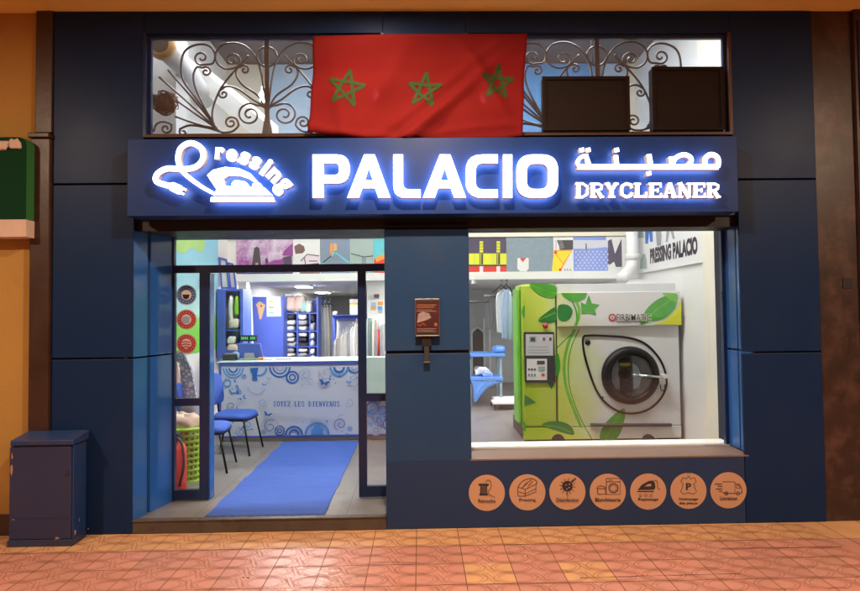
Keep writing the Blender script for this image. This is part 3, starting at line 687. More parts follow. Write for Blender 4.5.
SLAB = {   # unit strokes (x right, y down) with slab feet; width per stroke
 'D': [([(.2, 0), (.2, 1)], .26), ([(.0, .04), (.5, .04), (.85, .25), (.85, .75), (.5, .96), (0, .96)], .16)],
 'R': [([(.2, 0), (.2, 1)], .26), ([(0, .06), (.6, .06), (.84, .18), (.80, .40), (.55, .50), (.2, .50)], .15), ([(.5, .5), (.84, 1)], .24), ([(0, .94), (.45, .94)], .12), ([(.68, .94), (1, .94)], .12)],
 'Y': [([(.14, 0), (.5, .52)], .25), ([(.86, 0), (.5, .52)], .18), ([(.5, .48), (.5, 1)], .26), ([(0, .06), (.38, .06)], .12), ([(.64, .06), (1, .06)], .12), ([(.25, .94), (.75, .94)], .12)],
 'C': [([(.9, .34), (.82, .12), (.5, .05), (.2, .2), (.16, .5), (.2, .8), (.5, .95), (.84, .86), (.93, .66)], .2)],
 'L': [([(.25, 0), (.25, 1)], .26), ([(0, .06), (.5, .06)], .12), ([(0, .93), (.95, .93)], .14), ([(.9, .62), (.9, 1)], .13)],
 'E': [([(.25, 0), (.25, 1)], .26), ([(0, .06), (.92, .06)], .13), ([(.25, .5), (.68, .5)], .13), ([(0, .94), (.95, .94)], .13), ([(.88, 0), (.88, .3)], .12), ([(.9, .7), (.9, 1)], .12), ([(.66, .36), (.66, .64)], .1)],
 'A': [([(.46, 0), (.14, 1)], .16), ([(.48, 0), (.84, 1)], .27), ([(.25, .66), (.7, .66)], .12), ([(0, .94), (.34, .94)], .12), ([(.62, .94), (1, .94)], .12)],
 'N': [([(.18, 0), (.18, 1)], .16), ([(.16, 0), (.82, 1)], .26), ([(.84, 0), (.84, 1)], .16), ([(0, .06), (.34, .06)], .12), ([(.66, .06), (1, .06)], .12), ([(0, .94), (.38, .94)], .12)],
 'S': [([(.86, .3), (.72, .08), (.4, .05), (.16, .2), (.22, .4), (.7, .56), (.86, .76), (.66, .94), (.32, .95), (.12, .72)], .2)],
 'O': [([(.5, .06), (.18, .22), (.14, .5), (.18, .78), (.5, .94), (.82, .78), (.86, .5), (.82, .22), (.5, .06)], .22)],
 'Z': [([(.08, .07), (.92, .07)], .14), ([(.84, .08), (.16, .92)], .26), ([(.08, .93), (.92, .93)], .14), ([(.12, 0), (.12, .3)], .13), ([(.9, .7), (.9, 1)], .13)],
 'B': [([(.2, 0), (.2, 1)], .26), ([(0, .06), (.6, .06), (.8, .2), (.74, .42), (.5, .5), (.2, .5)], .15), ([(.5, .5), (.86, .6), (.88, .82), (.6, .94), (0, .94)], .16)],
 'I': [([(.5, 0), (.5, 1)], .3), ([(.18, .06), (.82, .06)], .12), ([(.18, .94), (.82, .94)], .12)],
 'V': [([(.14, 0), (.52, 1)], .26), ([(.86, 0), (.52, 1)], .17), ([(0, .06), (.34, .06)], .12), ([(.66, .06), (1, .06)], .12)],
 'U': [([(.2, 0), (.2, .7), (.36, .93), (.64, .93), (.82, .7), (.82, 0)], .22), ([(0, .06), (.42, .06)], .12), ([(.64, .06), (1, .06)], .12)],
}
x_ = 75
for ch in 'DRYCLEANER':
    t = MB(); wd = 66
    for pts, tk in SLAB[ch]: b3(t, [(x_+a*wd, 205+b*70) for a, b in pts], tk*wd*.98)
    t.build('letter', sg); x_ += 69.6
f3 = fS(onY(SY-LD1, 145, 130, 5.375))
t = MB(); t.bar3([(378, 345), (310, 308), (240, 258), (198, 215), (178, 160), (192, 98), (245, 70), (300, 96), (312, 150), (276, 196), (205, 211), (120, 207), (66, 236), (62, 276), (128, 300)], lambda q: 17+13*min(1, q*3.2), f3, LD0, LD1, W, 'gold', H_, 7)
t.build('cord', sg)
t = MB(); t.prism([[(q[0], q[1]) for q in [(165+math.cos(R(25))*a*40-math.sin(R(25))*b*25, 312+math.sin(R(25))*a*40+math.cos(R(25))*b*25) for a, b in ((-1, -.5), (-.6, -.95), (.5, -1), (.95, -.75), (.95, .75), (.5, 1), (-.6, .95), (-1, .5))]]], f3, LD0, LD1, W, 'gold', H_)
b3(t, [(196, 312), (222, 322)], 11, f3); b3(t, [(186, 334), (210, 345)], 11, f3); t.build('plug', sg)
t = MB()
t.prism([rpoly([(354, 360, 6), (690, 360, 4), (698, 386, 4), (350, 386, 8)])], f3, LD0, LD1, W, 'gold', H_)
t.prism([[(368, 352), (384, 318), (350, 268), (334, 242), (365, 214), (430, 198), (505, 205), (565, 232), (608, 280), (592, 284), (560, 262), (515, 247), (450, 245), (424, 262), (430, 300), (640, 308), (688, 352)]], f3, LD0, LD1, W, 'gold', H_)
t.prism([rpoly([(466, 284, 6), (484, 268, 6), (540, 276, 8), (558, 296, 4), (558, 304), (466, 304)])], f3, LD0, LD1+.002, W, 'gold', H_)
t.prism([rpoly([(578, 288, 4), (618, 284, 5), (632, 304), (576, 304)])], f3, LD0, LD1+.002, W, 'gold', H_)
t.build('iron_emblem', sg)
for ch, cx, cy_, wd, hg, ro in (('r', 402, 125, 50, 66, 4), ('e', 465, 135, 58, 68, 12), ('s', 535, 152, 54, 70, 20), ('s', 594, 178, 54, 72, 28), ('i', 652, 200, 30, 100, 36), ('n', 694, 244, 66, 70, 45), ('g', 735, 305, 64, 108, 50)):
    V, Fc = TXT[ch]; ca, sa = math.cos(R(ro)), math.sin(R(ro)); t = MB()
    q = [((a-.5)*wd, (.5-b)*hg) for a, b in V]; q = [(cx+a*ca-b*sa, cy_+a*sa+b*ca) for a, b in q]
    t.add([f3(a, b, LD1) for a, b in q], Fc, W); t.add([f3(a, b, LD0) for a, b in q], [f[::-1] for f in Fc], H_)
    ed = {}
    for f in Fc:
        for i in range(len(f)):
            e = (f[i], f[(i+1) % len(f)]); k = tuple(sorted(e)); ed[k] = None if k in ed else e
    nq = len(q); t.add([f3(a, b, LD0) for a, b in q]+[f3(a, b, LD1) for a, b in q], [(e[0], e[1], nq+e[1], nq+e[0]) for e in ed.values() if e], 'gold')
    t.build('letter', sg)

# ================================================================== THINGS ON THE FACADE
# flag: hangs from its upper edge in front of the upper windows
c00, c10, c01, c11 = P(313, 36, -.06), P(527.5, 32.5, -.06), P(308, 132, -.10), P(523.5, 134, -.12)
def flag_pt(s, t, off=0):
    p = c00.lerp(c10, s).lerp(c01.lerp(c11, s), t)
    z = -.020*math.sin(math.pi*min(1, s*1.0))*t*1.2 - .03*math.sin(math.pi*s)*t**3
    if s < .12: z += 0
    f = s*.55+(1-t)*-.75+.28                                   # diagonal crease right of the middle
    y = -.022*math.exp(-((s-.92+.62*t)/.05)**2)*(1 if t > .05 else t*20)
    y += -.060*math.exp(-((s+.55*t-1.0)/.042)**2)*t
    y += -.030*math.exp(-((s-.20-.25*(1-t))/.05)**2)*(1-t)*t*2.2 - .045*math.exp(-((s-.97+.30*(1-t))/.045)**2)*t*(1-t)*3
    y += -.020*math.sin(s*9+t*2.2)*t*.6 - .012*math.sin(s*23-t*4)*t*.5 - .006*math.sin(t*14+s*5)
    y = y*1.7 + .07*min(1, t/.34)**1.3 - .05*t**2
    y += -.030*math.exp(-((t-.93-.05*math.sin(s*5))/.035)**2)*(1-.5*s)
    y += -.02*math.exp(-((s-.06-.1*t)/.03)**2)*t
    return p + Vector((0, y-off, z))
fm = MB(); NS, NT = 70, 34
V = [flag_pt(i/NS, j/NT) for j in range(NT+1) for i in range(NS+1)]
fm.add(V, [(j*(NS+1)+i, j*(NS+1)+i+1, (j+1)*(NS+1)+i+1, (j+1)*(NS+1)+i) for j in range(NT) for i in range(NS)], 'flag_red', True)
fl = fm.build('flag'); sol = fl.modifiers.new('thickness', 'SOLIDIFY'); sol.thickness = .0015
tag(fl, 'wide red cloth banner with three green stars hung across the upper windows', 'flag')
for cxp, cyp, rp, ro in ((345, 84, 19, 8), (423.5, 85, 17.5, 5), (497, 80, 17, 2)):
    s0 = (cxp-310)/214.5; t0 = (cyp-34)/97.5; t_ = MB()
    vs_ = [(rp*math.sin(R(72*k+ro)), -rp*math.cos(R(72*k+ro))) for k in range(5)]
    for k in range(5):
        a, b = vs_[k], vs_[(k+2) % 5]
        n = 14; L_ = []; 
        dx, dy = b[0]-a[0], b[1]-a[1]; ln = math.hypot(dx, dy); nx, ny = -dy/ln*1.6, dx/ln*1.6
        W_ = []
        for i in range(n+1):
            q = (a[0]+dx*i/n, a[1]+dy*i/n)
            W_ += [flag_pt(s0+(q[0]+nx)/214.5, t0+(q[1]+ny)/97.5, .0032+.0004*k), flag_pt(s0+(q[0]-nx)/214.5, t0+(q[1]-ny)/97.5, .0032+.0004*k)]
        t_.add(W_, [(2*i, 2*i+1, 2*i+3, 2*i+2) for i in range(n)], 'red_flag_star')
    t_.build('star', fl)
# two dark brown boxes on the ledge in front of the right upper window
for (x0, y0_, x1, y1_), lb in (((543, 77.5, 628, 129.5), 'wide low dark brown box on the sign ledge next to the flag'), ((652.5, 68, 721.5, 126.5), 'squarer taller dark brown box on the sign ledge at the right window end')):
    a = P(x0, y1_, -.012); b = P(x1, y0_, -.012); t = thing('brown_box', ((a.x+b.x)/2, .0, ztb), lb, 'box', 'brown boxes on the ledge')
    bx('housing', (a.x, -.02, ztb), (b.x, .05, b.z), 'brown_box', t, .006)
    m = MB(); e = .022
    m.box((a.x-.004, -.034, ztb+.012), (a.x+e, -.0205, b.z+.004), 'brown_box'); m.box((b.x-e, -.034, ztb+.012), (b.x+.004, -.0205, b.z+.004), 'brown_box')
    m.box((a.x+e, -.033, b.z-e), (b.x-e, -.0205, b.z+.004), 'brown_box'); m.box((a.x+e, -.033, ztb+.012), (b.x-e, -.0205, ztb+.012+e), 'brown_box')
    m.build('rim', t)
# notice frame on the middle pillar with its bracket
a, b = P(415, 335, -.025), P(439.5, 298.5, -.025)
nf = thing('notice_frame', ((a.x+b.x)/2, 0, pZ(425, 362)), 'small bronze framed maroon notice screwed to the middle blue pillar', 'notice')
bx('back_plate', (a.x, -.024, a.z), (b.x, -.001, b.z), 'bronze', nf, .003)
m = MB(); f = onY(-.026, 400, 285, 6.567)
m.rect(103, 100, 256, 318, f, 'maroon')
for i, (y, h, c) in enumerate(((100, 9, 'ink'), (128, 7, 'maroon_text'), (142, 7, 'maroon_text'), (160, 4, 'maroon_text'), (170, 4, 'photo_grey'))): m.rect(108+i % 2*4, y, 250-(i*13) % 40, y+h, f, c)
m.poly([(112, 250), (120, 190), (150, 175), (190, 185), (205, 215), (180, 228), (150, 240)], f, 'photo_grey')
m.poly([(105, 250), (150, 238), (205, 222), (245, 235), (250, 268), (110, 275)], f, 'maroon'); m.stroke([(118, 255), (130, 272), (150, 250), (170, 266)], 8, f, 'maroon_red'); m.rect(225, 248, 244, 270, f, 'maroon_text')
for y in (285, 295, 305): m.rect(112, y, 246-(y % 20), y+3, f, 'photo_grey')
m.build('notice_print', nf)
m = MB(); m.box((a.x+.004, -.06, a.z-.012), (b.x-.002, -.002, a.z-.002), 'bronze')
m.box(((a.x+b.x)/2-.045, -.04, a.z-.09), ((a.x+b.x)/2+.03, -.002, a.z-.012), 'black')
m.box(((a.x+b.x)/2-.028, -.05, pZ(425, 361)), ((a.x+b.x)/2+.012, -.002, a.z-.09), 'soft_black'); m.box(((a.x+b.x)/2-.033, -.054, pZ(425, 362.5)), ((a.x+b.x)/2+.016, -.002, pZ(425, 361)), 'bronze')
m.build('bracket', nf, .003)
# round service stickers under the display window
fa = onY(0, 460, 465, 5.375); fb = onY(0, 600, 465, 5.375)
def icon(k, m, f, cx, cy):
    I = 'ink'; s = lambda pts, w=3.2, sm=0: m.stroke([(cx+a, cy+b) for a, b in pts], w, f, I, sm)
    if k == 0:
        m.rect(cx-44, cy-50, cx+10, cy-38, f, I); m.rect(cx-40, cy+2, cx+6, cy+14, f, I); m.rect(cx-34, cy-38, cx-31, cy+2, f, I); m.rect(cx-3, cy-38, cx, cy+2, f, I)
        for i in range(6): s([(-36, -33+i*6.5), (2, -36+i*6.5)], 3.4)
        s([(-10, -58), (5, -70), (20, -60), (22, -30), (8, -10), (14, 10), (30, 16), (44, 24)], 2.6, 5)
    elif k == 1:
        for dy in (0, 24): s([(-50, -28+dy), (-12, -16+dy), (46, -44+dy)], 3); 
        s([(-50, 20), (-10, 20), (46, -4), (46, -50)], 3); s([(-50, 20), (-50, -30), (-20, -64), (20, -74), (50, -60), (46, -44)], 3, 4); s([(-12, 20), (-12, -16)], 3)
        s([(-16, -40), (16, -66), (28, -60), (2, -32)], 3); s([(-30, -24), (6, -58)], 3)
    elif k == 2:
        m.disc(cx, cy-30, 29, f, I)
        for i in range(12):
            a = R(30*i+7); s([(31*math.cos(a), -30+31*math.sin(a)), (44*math.cos(a), -30+44*math.sin(a))], 3)
        s([(20, -52), (44, -74)], 6); s([(0, 0), (0, 26)], 3)
        for a, b in ((-8, -38), (8, -24), (-4, -16), (10, -42)): m.disc(cx+a, cy+b, 3.6, f, 'sticker_tan', 10)
    elif k == 3:
        for q in ([(-8, -72), (66, -72), (66, 14), (-8, 14), (-8, -72)], [(-8, -54), (66, -54)]): s(q, 3.4)
        m.ring(cx+30, cy-20, 22, 27, f, I, 24); m.ring(cx+30, cy-20, 15, 17, f, I, 20)
        for a in (4, 16): s([(a, -63), (a+7, -63)], 4)
        s([(-54, 12), (-58, -24), (-40, -34), (-14, -26), (-12, 12), (-54, 12)], 3.4); s([(-56, -18), (-14, -18)], 3)
    elif k == 4:
        m.poly([(cx-58, cy-8), (cx-36, cy-36), (cx+4, cy-58), (cx+26, cy-60), (cx+36, cy-44), (cx+38, cy-20), (cx+30, cy-10)], f, I)
        m.poly([(cx-20, cy-28), (cx-2, cy-40), (cx+16, cy-42), (cx+16, cy-30)], f, 'sticker_tan'); m.rect(cx-60, cy-4, cx+28, cy+2, f, I)
        s([(30, -56), (44, -60), (50, -36), (50, -18), (64, -14)], 2.6, 4)
        for a in (-42, -14, 14): m.ring(cx+a, cy+20, 6, 8, f, I, 12)
    elif k == 5:
        s([(0, -74), (12, -58), (30, -66), (42, -44), (28, -32), (36, -4), (44, 8), (26, 24), (0, 16), (-26, 24), (-44, 8), (-36, -4), (-28, -32), (-42, -44), (-30, -66), (-12, -58), (0, -74)], 3.2)
        m.text('P', cx-14, cy-36, cx+14, cy+2, f, I); s([(-6, -82), (-6, -92), (6, -92), (6, -82)], 2.6)
    else:
        s([(-32, -46), (34, -46), (34, 16), (-26, 16), (-32, 10)], 3.4); s([(34, -34), (58, -34), (70, -12), (72, 14), (62, 16)], 3.4); s([(42, -28), (56, -28), (62, -12), (42, -12), (42, -28)], 3); s([(4, 16), (38, 16)], 3.4)
        for a in (-12, 50): m.ring(cx+a, cy+16, 6, 10, f, I, 16)
        for y, x in ((-34, -74), (-22, -60), (-8, -70), (4, -54)): s([(x, y), (-34, y)], 3.4)
NM = [('Retouche', 'sewing reel icon and the word Retouche'), ('Pressing', 'folded linen icon and the word Pressing'), ('Désinfection', 'round germ icon and the word Désinfection'), ('Blanchisserie', 'washing machine icon and the word Blanchisserie'),
      ('Repassage', 'steam iron icon and the word Repassage'), ('Nettoyage', 'animal hide icon and the words Nettoyage des peaux'), ('Livraison', 'delivery van icon and the word Livraison')]
CEN = [(fa, 144, 150), (fa, 362, 147), (fa, 577, 144), (fa, 794, 144), (fb, 259, 143), (fb, 475, 139), (fb, 690, 136)]
for k, ((f, cx, cy_), (word, desc)) in enumerate(zip(CEN, NM)):
    g_ = lambda u, v, d=0, f=f: f(u, v, d)
    m = MB(); m.prism([circ(cx, cy_, 97, 48)], g_, .0002, .0016, 'sticker_tan'); m.lay = 1
    st = m.build('round_sticker'); tag(st, 'round tan wall sticker with '+desc, 'sticker', 'round service stickers under the window')
    m = MB(); m.lay = 3; icon(k, m, g_, cx, cy_-(0 if k != 5 else 6))
    wd = {0: 46, 1: 44, 2: 60, 3: 68, 4: 54, 5: 50, 6: 46}[k]
    if k == 5: m.text('Nettoyage', cx-50, cy_+36, cx+50, cy_+54, g_, 'ink'); m.text('des peaux', cx-50, cy_+58, cx+50, cy_+76, g_, 'ink')
    else: m.text(word, cx-wd, cy_+32, cx+wd, cy_+52, g_, 'ink')
    m.build('print', st)
# green hanging sign at the left edge
gx0, gx1 = -4.2, P(26.3, 190, -.12).x; gx2 = P(32.5, 190, -.02).x
gz = [P(15, y, -.12).z for y in (237, 219.5, 137)]
gs = thing('green_sign', (-3.6, -.06, gz[0]), 'dark green board sign with pink lower band on the ochre wall', 'sign')
bx('pink_band', (gx0, -.125, gz[0]), (gx1+.004, .0, gz[1]), 'pink_stone', gs, .003)
m = MB(); m.prism([rpoly([(gx0, gz[1]+.002), (gx0, gz[2]), (gx1, gz[2], .07), (gx1, gz[1]+.002)])], lambda u, v, d: Vector((u, -d, v)), .0, .12, 'green_dark', 'green_edge'); m.build('board', gs)
m = MB(); c = P(15, 144, -.125); m.lump((c.x, -.122, c.z), .085, .03, .07, 'pink_stone', 3, .2); m.lump((c.x-.10, -.122, c.z-.012), .11, .03, .065, 'pink_stone', 4, .2); m.lump((c.x-.21, -.122, c.z-.02), .09, .03, .06, 'pink_stone', 5, .2); m.build('relief_emblem', gs)
# utility cabinet standing on the pavement
c0, c1 = -3.062, -2.580; cy0 = -.29
c0 = PZ(8, 547, 0).x; c1 = PZ(72, 546, 0).x; cy0 = PZ(40, 546.5, 0).y; cy1 = -.03
zc = P(40, 445.5, cy0).z
uc = thing('utility_cabinet', ((c0+c1)/2, (cy0+cy1)/2, 0), 'scuffed dark blue metal cabinet standing on the pavement by the ochre wall', 'cabinet')
bx('body', (c0+.004, cy0+.012, .05), (c1, cy1, zc), 'cabinet_side', uc, .004)
bx('door', (c0+.006, cy0, .052), (c1-.012, cy0+.0115, zc-.012), 'cabinet_blue', uc, .003)
bx('plinth', (c0+.0, cy0-.012, 0), (c1+.004, cy1, .0495), 'cabinet_blue', uc, .004)
MB().add([(c0+.02, cy0-.016, zc+.004), (c1+.014, cy0-.016, zc+.004), (c1+.014, cy1+.01, zc+.004), (c0+.02, cy1+.01, zc+.004), (c0+.02, cy0-.016, zc+.04), (c1+.014, cy0-.016, zc+.04), (c1+.014, cy1+.01, zc+.075), (c0+.02, cy1+.01, zc+.075)],
         [(0, 3, 2, 1), (4, 5, 6, 7), (0, 1, 5, 4), (1, 2, 6, 5), (2, 3, 7, 6), (3, 0, 4, 7)], 'cabinet_side').build('lid', uc, .005)
m = MB(); f = flat((c0, cy0-.0, 0), (1, 0, 0), (0, 0, 1)); rs = random.Random(5)
for x, z, sx, sz in ((.022, .56, .012, .05), (.026, .66, .009, .03), (.04, .20, .018, .006), (.36, .058, .025, .010)):
    m.poly([(x+sx*math.cos(k*.52)*rs.uniform(.4, 1.1), z+sz*math.sin(k*.52)*rs.uniform(.4, 1.1)) for k in range(12)], f, 'chip')
f = flat((c1, cy0, 0), (0, 1, 0), (0, 0, 1))
for x, z, sx, sz in ((.03, .09, .022, .022), (.08, .16, .006, .02), (.20, .05, .018, .007)):
    m.poly([(x+sx*math.cos(k*.52)*rs.uniform(.4, 1.1), z+sz*math.sin(k*.52)*rs.uniform(.4, 1.1)) for k in range(12)], f, 'chip')
f = flat((c0, cy0, 0), (1, 0, 0), (0, 0, 1)); m.rect(.006, .205, c1-c0-.012, .2064, f, 'dark_gap')
m.build('scratches', uc)
bx('lock', (c1-.05, cy0-.008, .52), (c1-.03, cy0-.0005, .55), 'soft_black', uc)

# round stickers on the entrance sidelight
fd = onY(DY+.02)
for k, (cx, cy_, c, lb) in enumerate(((186.5, 295, 'vinyl_blue', 'round blue glass sticker with a dark cup, topmost on the sidelight'), (186.5, 319.5, 'vinyl_red', 'round red glass sticker with pale blue middle on the sidelight'), (186.5, 343.8, 'vinyl_red', 'round red glass sticker with red lettered middle, lowest on the sidelight'))):
    m = MB(); m.prism([circ(cx, cy_, 10, 32)], fd, .0005, .0016, c); st = m.build('glass_sticker'); tag(st, lb, 'sticker', 'stickers on the entrance sidelight')
    m = MB(); m.lay = 2; m.ring(cx, cy_, 9.2, 9.6, fd, 'paper'); m.ring(cx, cy_, 4.9, 5.2, fd, 'paper'); m.disc(cx, cy_, 4.8, fd, 'paper')
    for q in range(16):
        a = R(22.5*q); m.stroke([(cx+6.6*math.cos(a), cy_+6.6*math.sin(a)), (cx+7.9*math.cos(a+.1), cy_+7.9*math.sin(a+.1))], .5, fd, 'vinyl_pale')
    if k == 0: m.poly([(cx-3.6, cy_-.5), (cx+3.6, cy_-.5), (cx+2.6, cy_+3.2), (cx, cy_+4.4), (cx-2.6, cy_+3.2)], fd, 'ink')
    if k == 1: m.poly([(cx-4, cy_-2), (cx-1, cy_-3.4), (cx+4, cy_-2.4), (cx+3.4, cy_+3.4), (cx-3.6, cy_+3)], fd, 'print_soft')
    if k == 2:
        for y in (-2.2, .4, 3): m.stroke([(cx-4.4, cy_+y+.6), (cx, cy_+y-.4), (cx+4.4, cy_+y+.6)], 1.0, fd, 'vinyl_red')
    m.build('print', st)

# ================================================================== INSIDE: walls and ceilings
XLI, XRI, YM, ZC, ZV, YB = -2.82, 3.27, 3.9, 2.2, 5.42, 12.8
lw = thing('side_wall', (XLI-.05, 6, 0), 'inner left wall of the shop with a sky and hill mural', 'wall')
bx('plaster', (XLI-.12, .08, FL-.02), (XLI, YB, ZV), 'white_wall', lw)
m = MB(); m.box((XLI+.001, .52, 1.22), (XLI+.006, 3.50, 3.3), 'mural_print'); f = flat((XLI+.0065, 0, 0), (0, 1, 0), (0, 0, 1))
m.poly([(1.6, 3.29), (1.6, 2.44), (2.0, 2.46), (2.3, 2.42), (2.55, 2.53), (2.9, 2.50), (3.0, 2.6), (3.0, 3.29)], f, 'mural_leaf')
for y, z, r in ((1.1, 1.75, .13), (1.35, 1.95, .10), (2.9, 2.1, .12)): m.ring(y, z, r*.5, r, f, 'print_soft', 14)
m.build('mural', lw)
rw = thing('side_wall', (XRI+.05, 6, 0), 'plain white inner right wall beside the green machine', 'wall')
bx('plaster', (XRI, .08, FL-.02), (XRI+.12, YB, ZV), 'white_wall', rw)
bx('pier', (XRI-.07, 1.15, FL), (XRI-.0005, 1.86, ZV-.05), 'cream_wall', rw, .01)
bw = thing('back_wall', (.2, YB, 0), 'pale grey rear wall behind the clothes rails', 'wall'); bx('plaster', (XLI, YB, FL-.02), (XRI, YB+.12, ZC+.05), 'grey_wall', bw)
pt = thing('partition_wall', (2, 8.3, 0), 'grey partition wall behind the blue work table', 'wall'); bx('plaster', (-.25, 8.3, FL), (XRI-.001, 8.4, ZC-.001), 'grey_wall', pt)
for px in (484, 489.5): MB().pbox(px, 318, px+1.2, 384, 8.27, .029, 'white_paint').build('batten', pt)
fw_ = thing('lintel_wall', (.2, .4, 3.9), 'inner face of the front wall above the upper windows', 'wall'); bx('plaster', (XLI, .075, ZT+.16), (XRI, .2, ZV), 'white_wall', fw_)
tag(bx('void_ceiling', (XLI-.1, .07, ZV), (XRI+.1, YM+.2, ZV+.1), 'void_ceiling'), 'dark grey high ceiling seen through the upper windows', 'ceiling')
mz = thing('mezzanine', (.2, YM, ZC), 'white mezzanine floor with cream railing band and sliding windows', 'mezzanine')
bx('slab', (XLI, YM+.06, ZC), (XRI, YB, ZC+.08), 'ceiling_white', mz)
bx('fascia', (XLI, YM-.05, ZC-.03), (XRI, YM+.058, 2.282), 'white_paint', mz, .004)
bx('parapet', (XLI, YM+.001, 2.284), (XRI, YM+.06, 2.80), 'white_wall', mz)
bx('cream_rail', (XLI, YM-.03, 2.802), (XRI, YM+.06, 2.895), 'cream_wall', mz, .004)
up = bx('upper_wall', (XLI, YM+.02, 3.62), (XRI, YM+.12, ZV), 'grey_wall', mz)
for (p0, p1, mm, z0, z1) in ((196, 265.5, 'cream_wall', 3.7, ZV-.02), (268.5, 384, 'pale_blue', 3.7, ZV-.02), (466, 600, 'sky_blue', 3.7, ZV-.02), (602, 627, 'pale_blue', 3.7, ZV-.02), (628.5, 688, 'cream_wall', 3.7, ZV-.02)):  # the sky blue panel carries bluish light as its colour
    bx('wall_panel', (pX(p0, YM, 90), YM-.02, z0), (pX(p1, YM, 90), YM+.018, z1), mm, mz, .003)
for k, (p0, p1) in enumerate(((150, 236), (236, 330), (330, 420), (420, 509), (509, 588), (588, 640))):
    x0, x1 = max(XLI+.01, pX(p0, YM, 235)), min(XRI-.01, pX(p1, YM, 235)); t = MB()
    t.box((x0+.004, YM-.012, 2.897), (x1-.004, YM+.05, 2.95), 'white_paint'); t.box((x0+.004, YM-.011, 3.56), (x1-.004, YM+.05, 3.618), 'white_paint')
    t.box((x0+.004, YM-.011, 2.951), (x0+.06, YM+.05, 3.559), 'white_paint'); t.box((x1-.06, YM-.011, 2.951), (x1-.004, YM+.05, 3.559), 'white_paint')
    o = t.build('sliding_window', mz); bx('pane', (x0+.06, YM+.01, 2.95), (x1-.06, YM+.03, 3.56), 'slate' if k % 2 else 'sage', o)
for px in (243.5,): bx('post', (pX(px-5, 4.0, 320), 4.0, FL), (pX(px+3, 4.0, 320), 4.16, ZC-.013), 'white_paint', mz, .006)

# lights
for k, (px, py) in enumerate(((304, 286), (323, 292), (342, 297))):
    q = PZ(px, py, ZC); t = thing('ceiling_light', (q.x, q.y, ZC-.03), ['lit square ceiling light nearest the front under the mezzanine', 'lit square ceiling light in the middle of the mezzanine row', 'lit square ceiling light farthest back under the mezzanine'][k], 'ceiling light', 'ceiling lights under the mezzanine')
    h = .12+.02*k; bx('frame', (q.x-h-.012, q.y-.2, ZC-.02), (q.x+h+.012, q.y+.2, ZC-.0005), 'white_paint', t); bx('diffuser', (q.x-h, q.y-.18, ZC-.026), (q.x+h, q.y+.18, ZC-.0205), 'led', t)
for k, (x, y) in enumerate(((2.3, 4.06), (-1.9, 4.06), (.35, 4.06))):  # hidden lights added behind the fascia to brighten the cupboard fronts
    t = thing('ceiling_light', (x, y, ZC-.03), ['square ceiling light behind the mezzanine edge above the machine', 'square ceiling light behind the mezzanine edge above the counter', 'square ceiling light behind the mezzanine edge near the middle pillar'][k], 'ceiling light', 'ceiling lights under the mezzanine')
    bx('frame', (x-.46, y-.06, ZC-.005), (x+.46, y+.06, ZC-.0005), 'white_paint', t); bx('diffuser', (x-.45, y-.05, ZC-.009), (x+.45, y+.05, ZC-.0055), 'led', t)
for k, x in enumerate((-1.7, .1, 1.7)):  # unseen panels added to brighten the front room
    t = thing('ceiling_light', (x, 1.1, ZV-.04), ['long light panel on the high ceiling over the entrance', 'long light panel on the high ceiling behind the middle pillar', 'long light panel on the high ceiling over the display window'][k], 'ceiling light', 'light panels on the high ceiling')
    bx('frame', (x-.62, .92, ZV-.03), (x+.62, 1.28, ZV-.0005), 'white_paint', t); bx('diffuser', (x-.6, .94, ZV-.037), (x+.6, 1.26, ZV-.0305), 'led_panel', t)
for k, (px, py) in enumerate(((263, 97), (376, 96), (483, 98), (592, 98))):
    q = P(px, py, 2.0); t = thing('pendant_bulb', (q.x, q.y, q.z), ['bare bright bulb glowing behind the left upper window grille', 'bright bulb glowing through the banner between left and middle star', 'bright bulb glowing through the banner by the right star', 'bright bulb behind the brown boxes on the ledge'][k], 'light bulb', 'bulbs hanging behind the upper windows')
    MB().ball(q, .045, .045, .06, 'tube', 8).build('bulb', t); MB().cyl(q+Vector((0, 0, .055)), q+Vector((0, 0, .12)), .022, 'white_paint', 10).build('socket', t)
    MB().cyl(q+Vector((0, 0, .12)), (q.x, q.y, ZV-.001), .004, 'soft_black', 6).build('cable', t)

# upper left: ducts behind the glass
t = thing('air_duct', P(165, 90, .9), 'pale ventilation duct with an open dark end behind the upper left window', 'duct')
a, b = P(162, 46, .55), P(205, 100, 2.6)
MB().tube([a, a.lerp(b, .4)+Vector((.05, 0, .02)), b], .10, 'duct', 20).build('pipe', t)
MB().lathe([(.08, .03), (.115, .02), (.125, -.03), (.11, -.04)], lambda x, y, d: Vector((a.x+x, a.y-.02+d*-1, a.z+y)), 'tan', 24).build('collar', t)
MB().prism([circ(0, 0, .078, 24)], lambda u, v, d: Vector((a.x+u, a.y-d, a.z+v)), .03, .05, 'black').build('opening', t)
t = MB(); rs = random.Random(8); q = P(165, 103, .32)
for i in range(48):
    a_ = rs.uniform(0, 6.28); r_ = rs.uniform(.03, .10); pts = [(q.x+r_*math.cos(a_+k*.5)+rs.uniform(-.02, .02), q.y+rs.uniform(-.05, .05), q.z+r_*math.sin(a_+k*.5)*.9+rs.uniform(-.02, .02)) for k in range(9)]
    t.tube(pts, .0042, 'rust', 5, smooth=2)
t.lump(q, .10, .07, .10, 'rust', 4, .4); tag(t.build('wire_bundle'), 'rusty brown tangle of wire behind the upper left window', 'wire')
t = thing('stair_stringer', P(240, 130, 2.4), 'diagonal white stair beam rising behind the upper left window', 'beam')
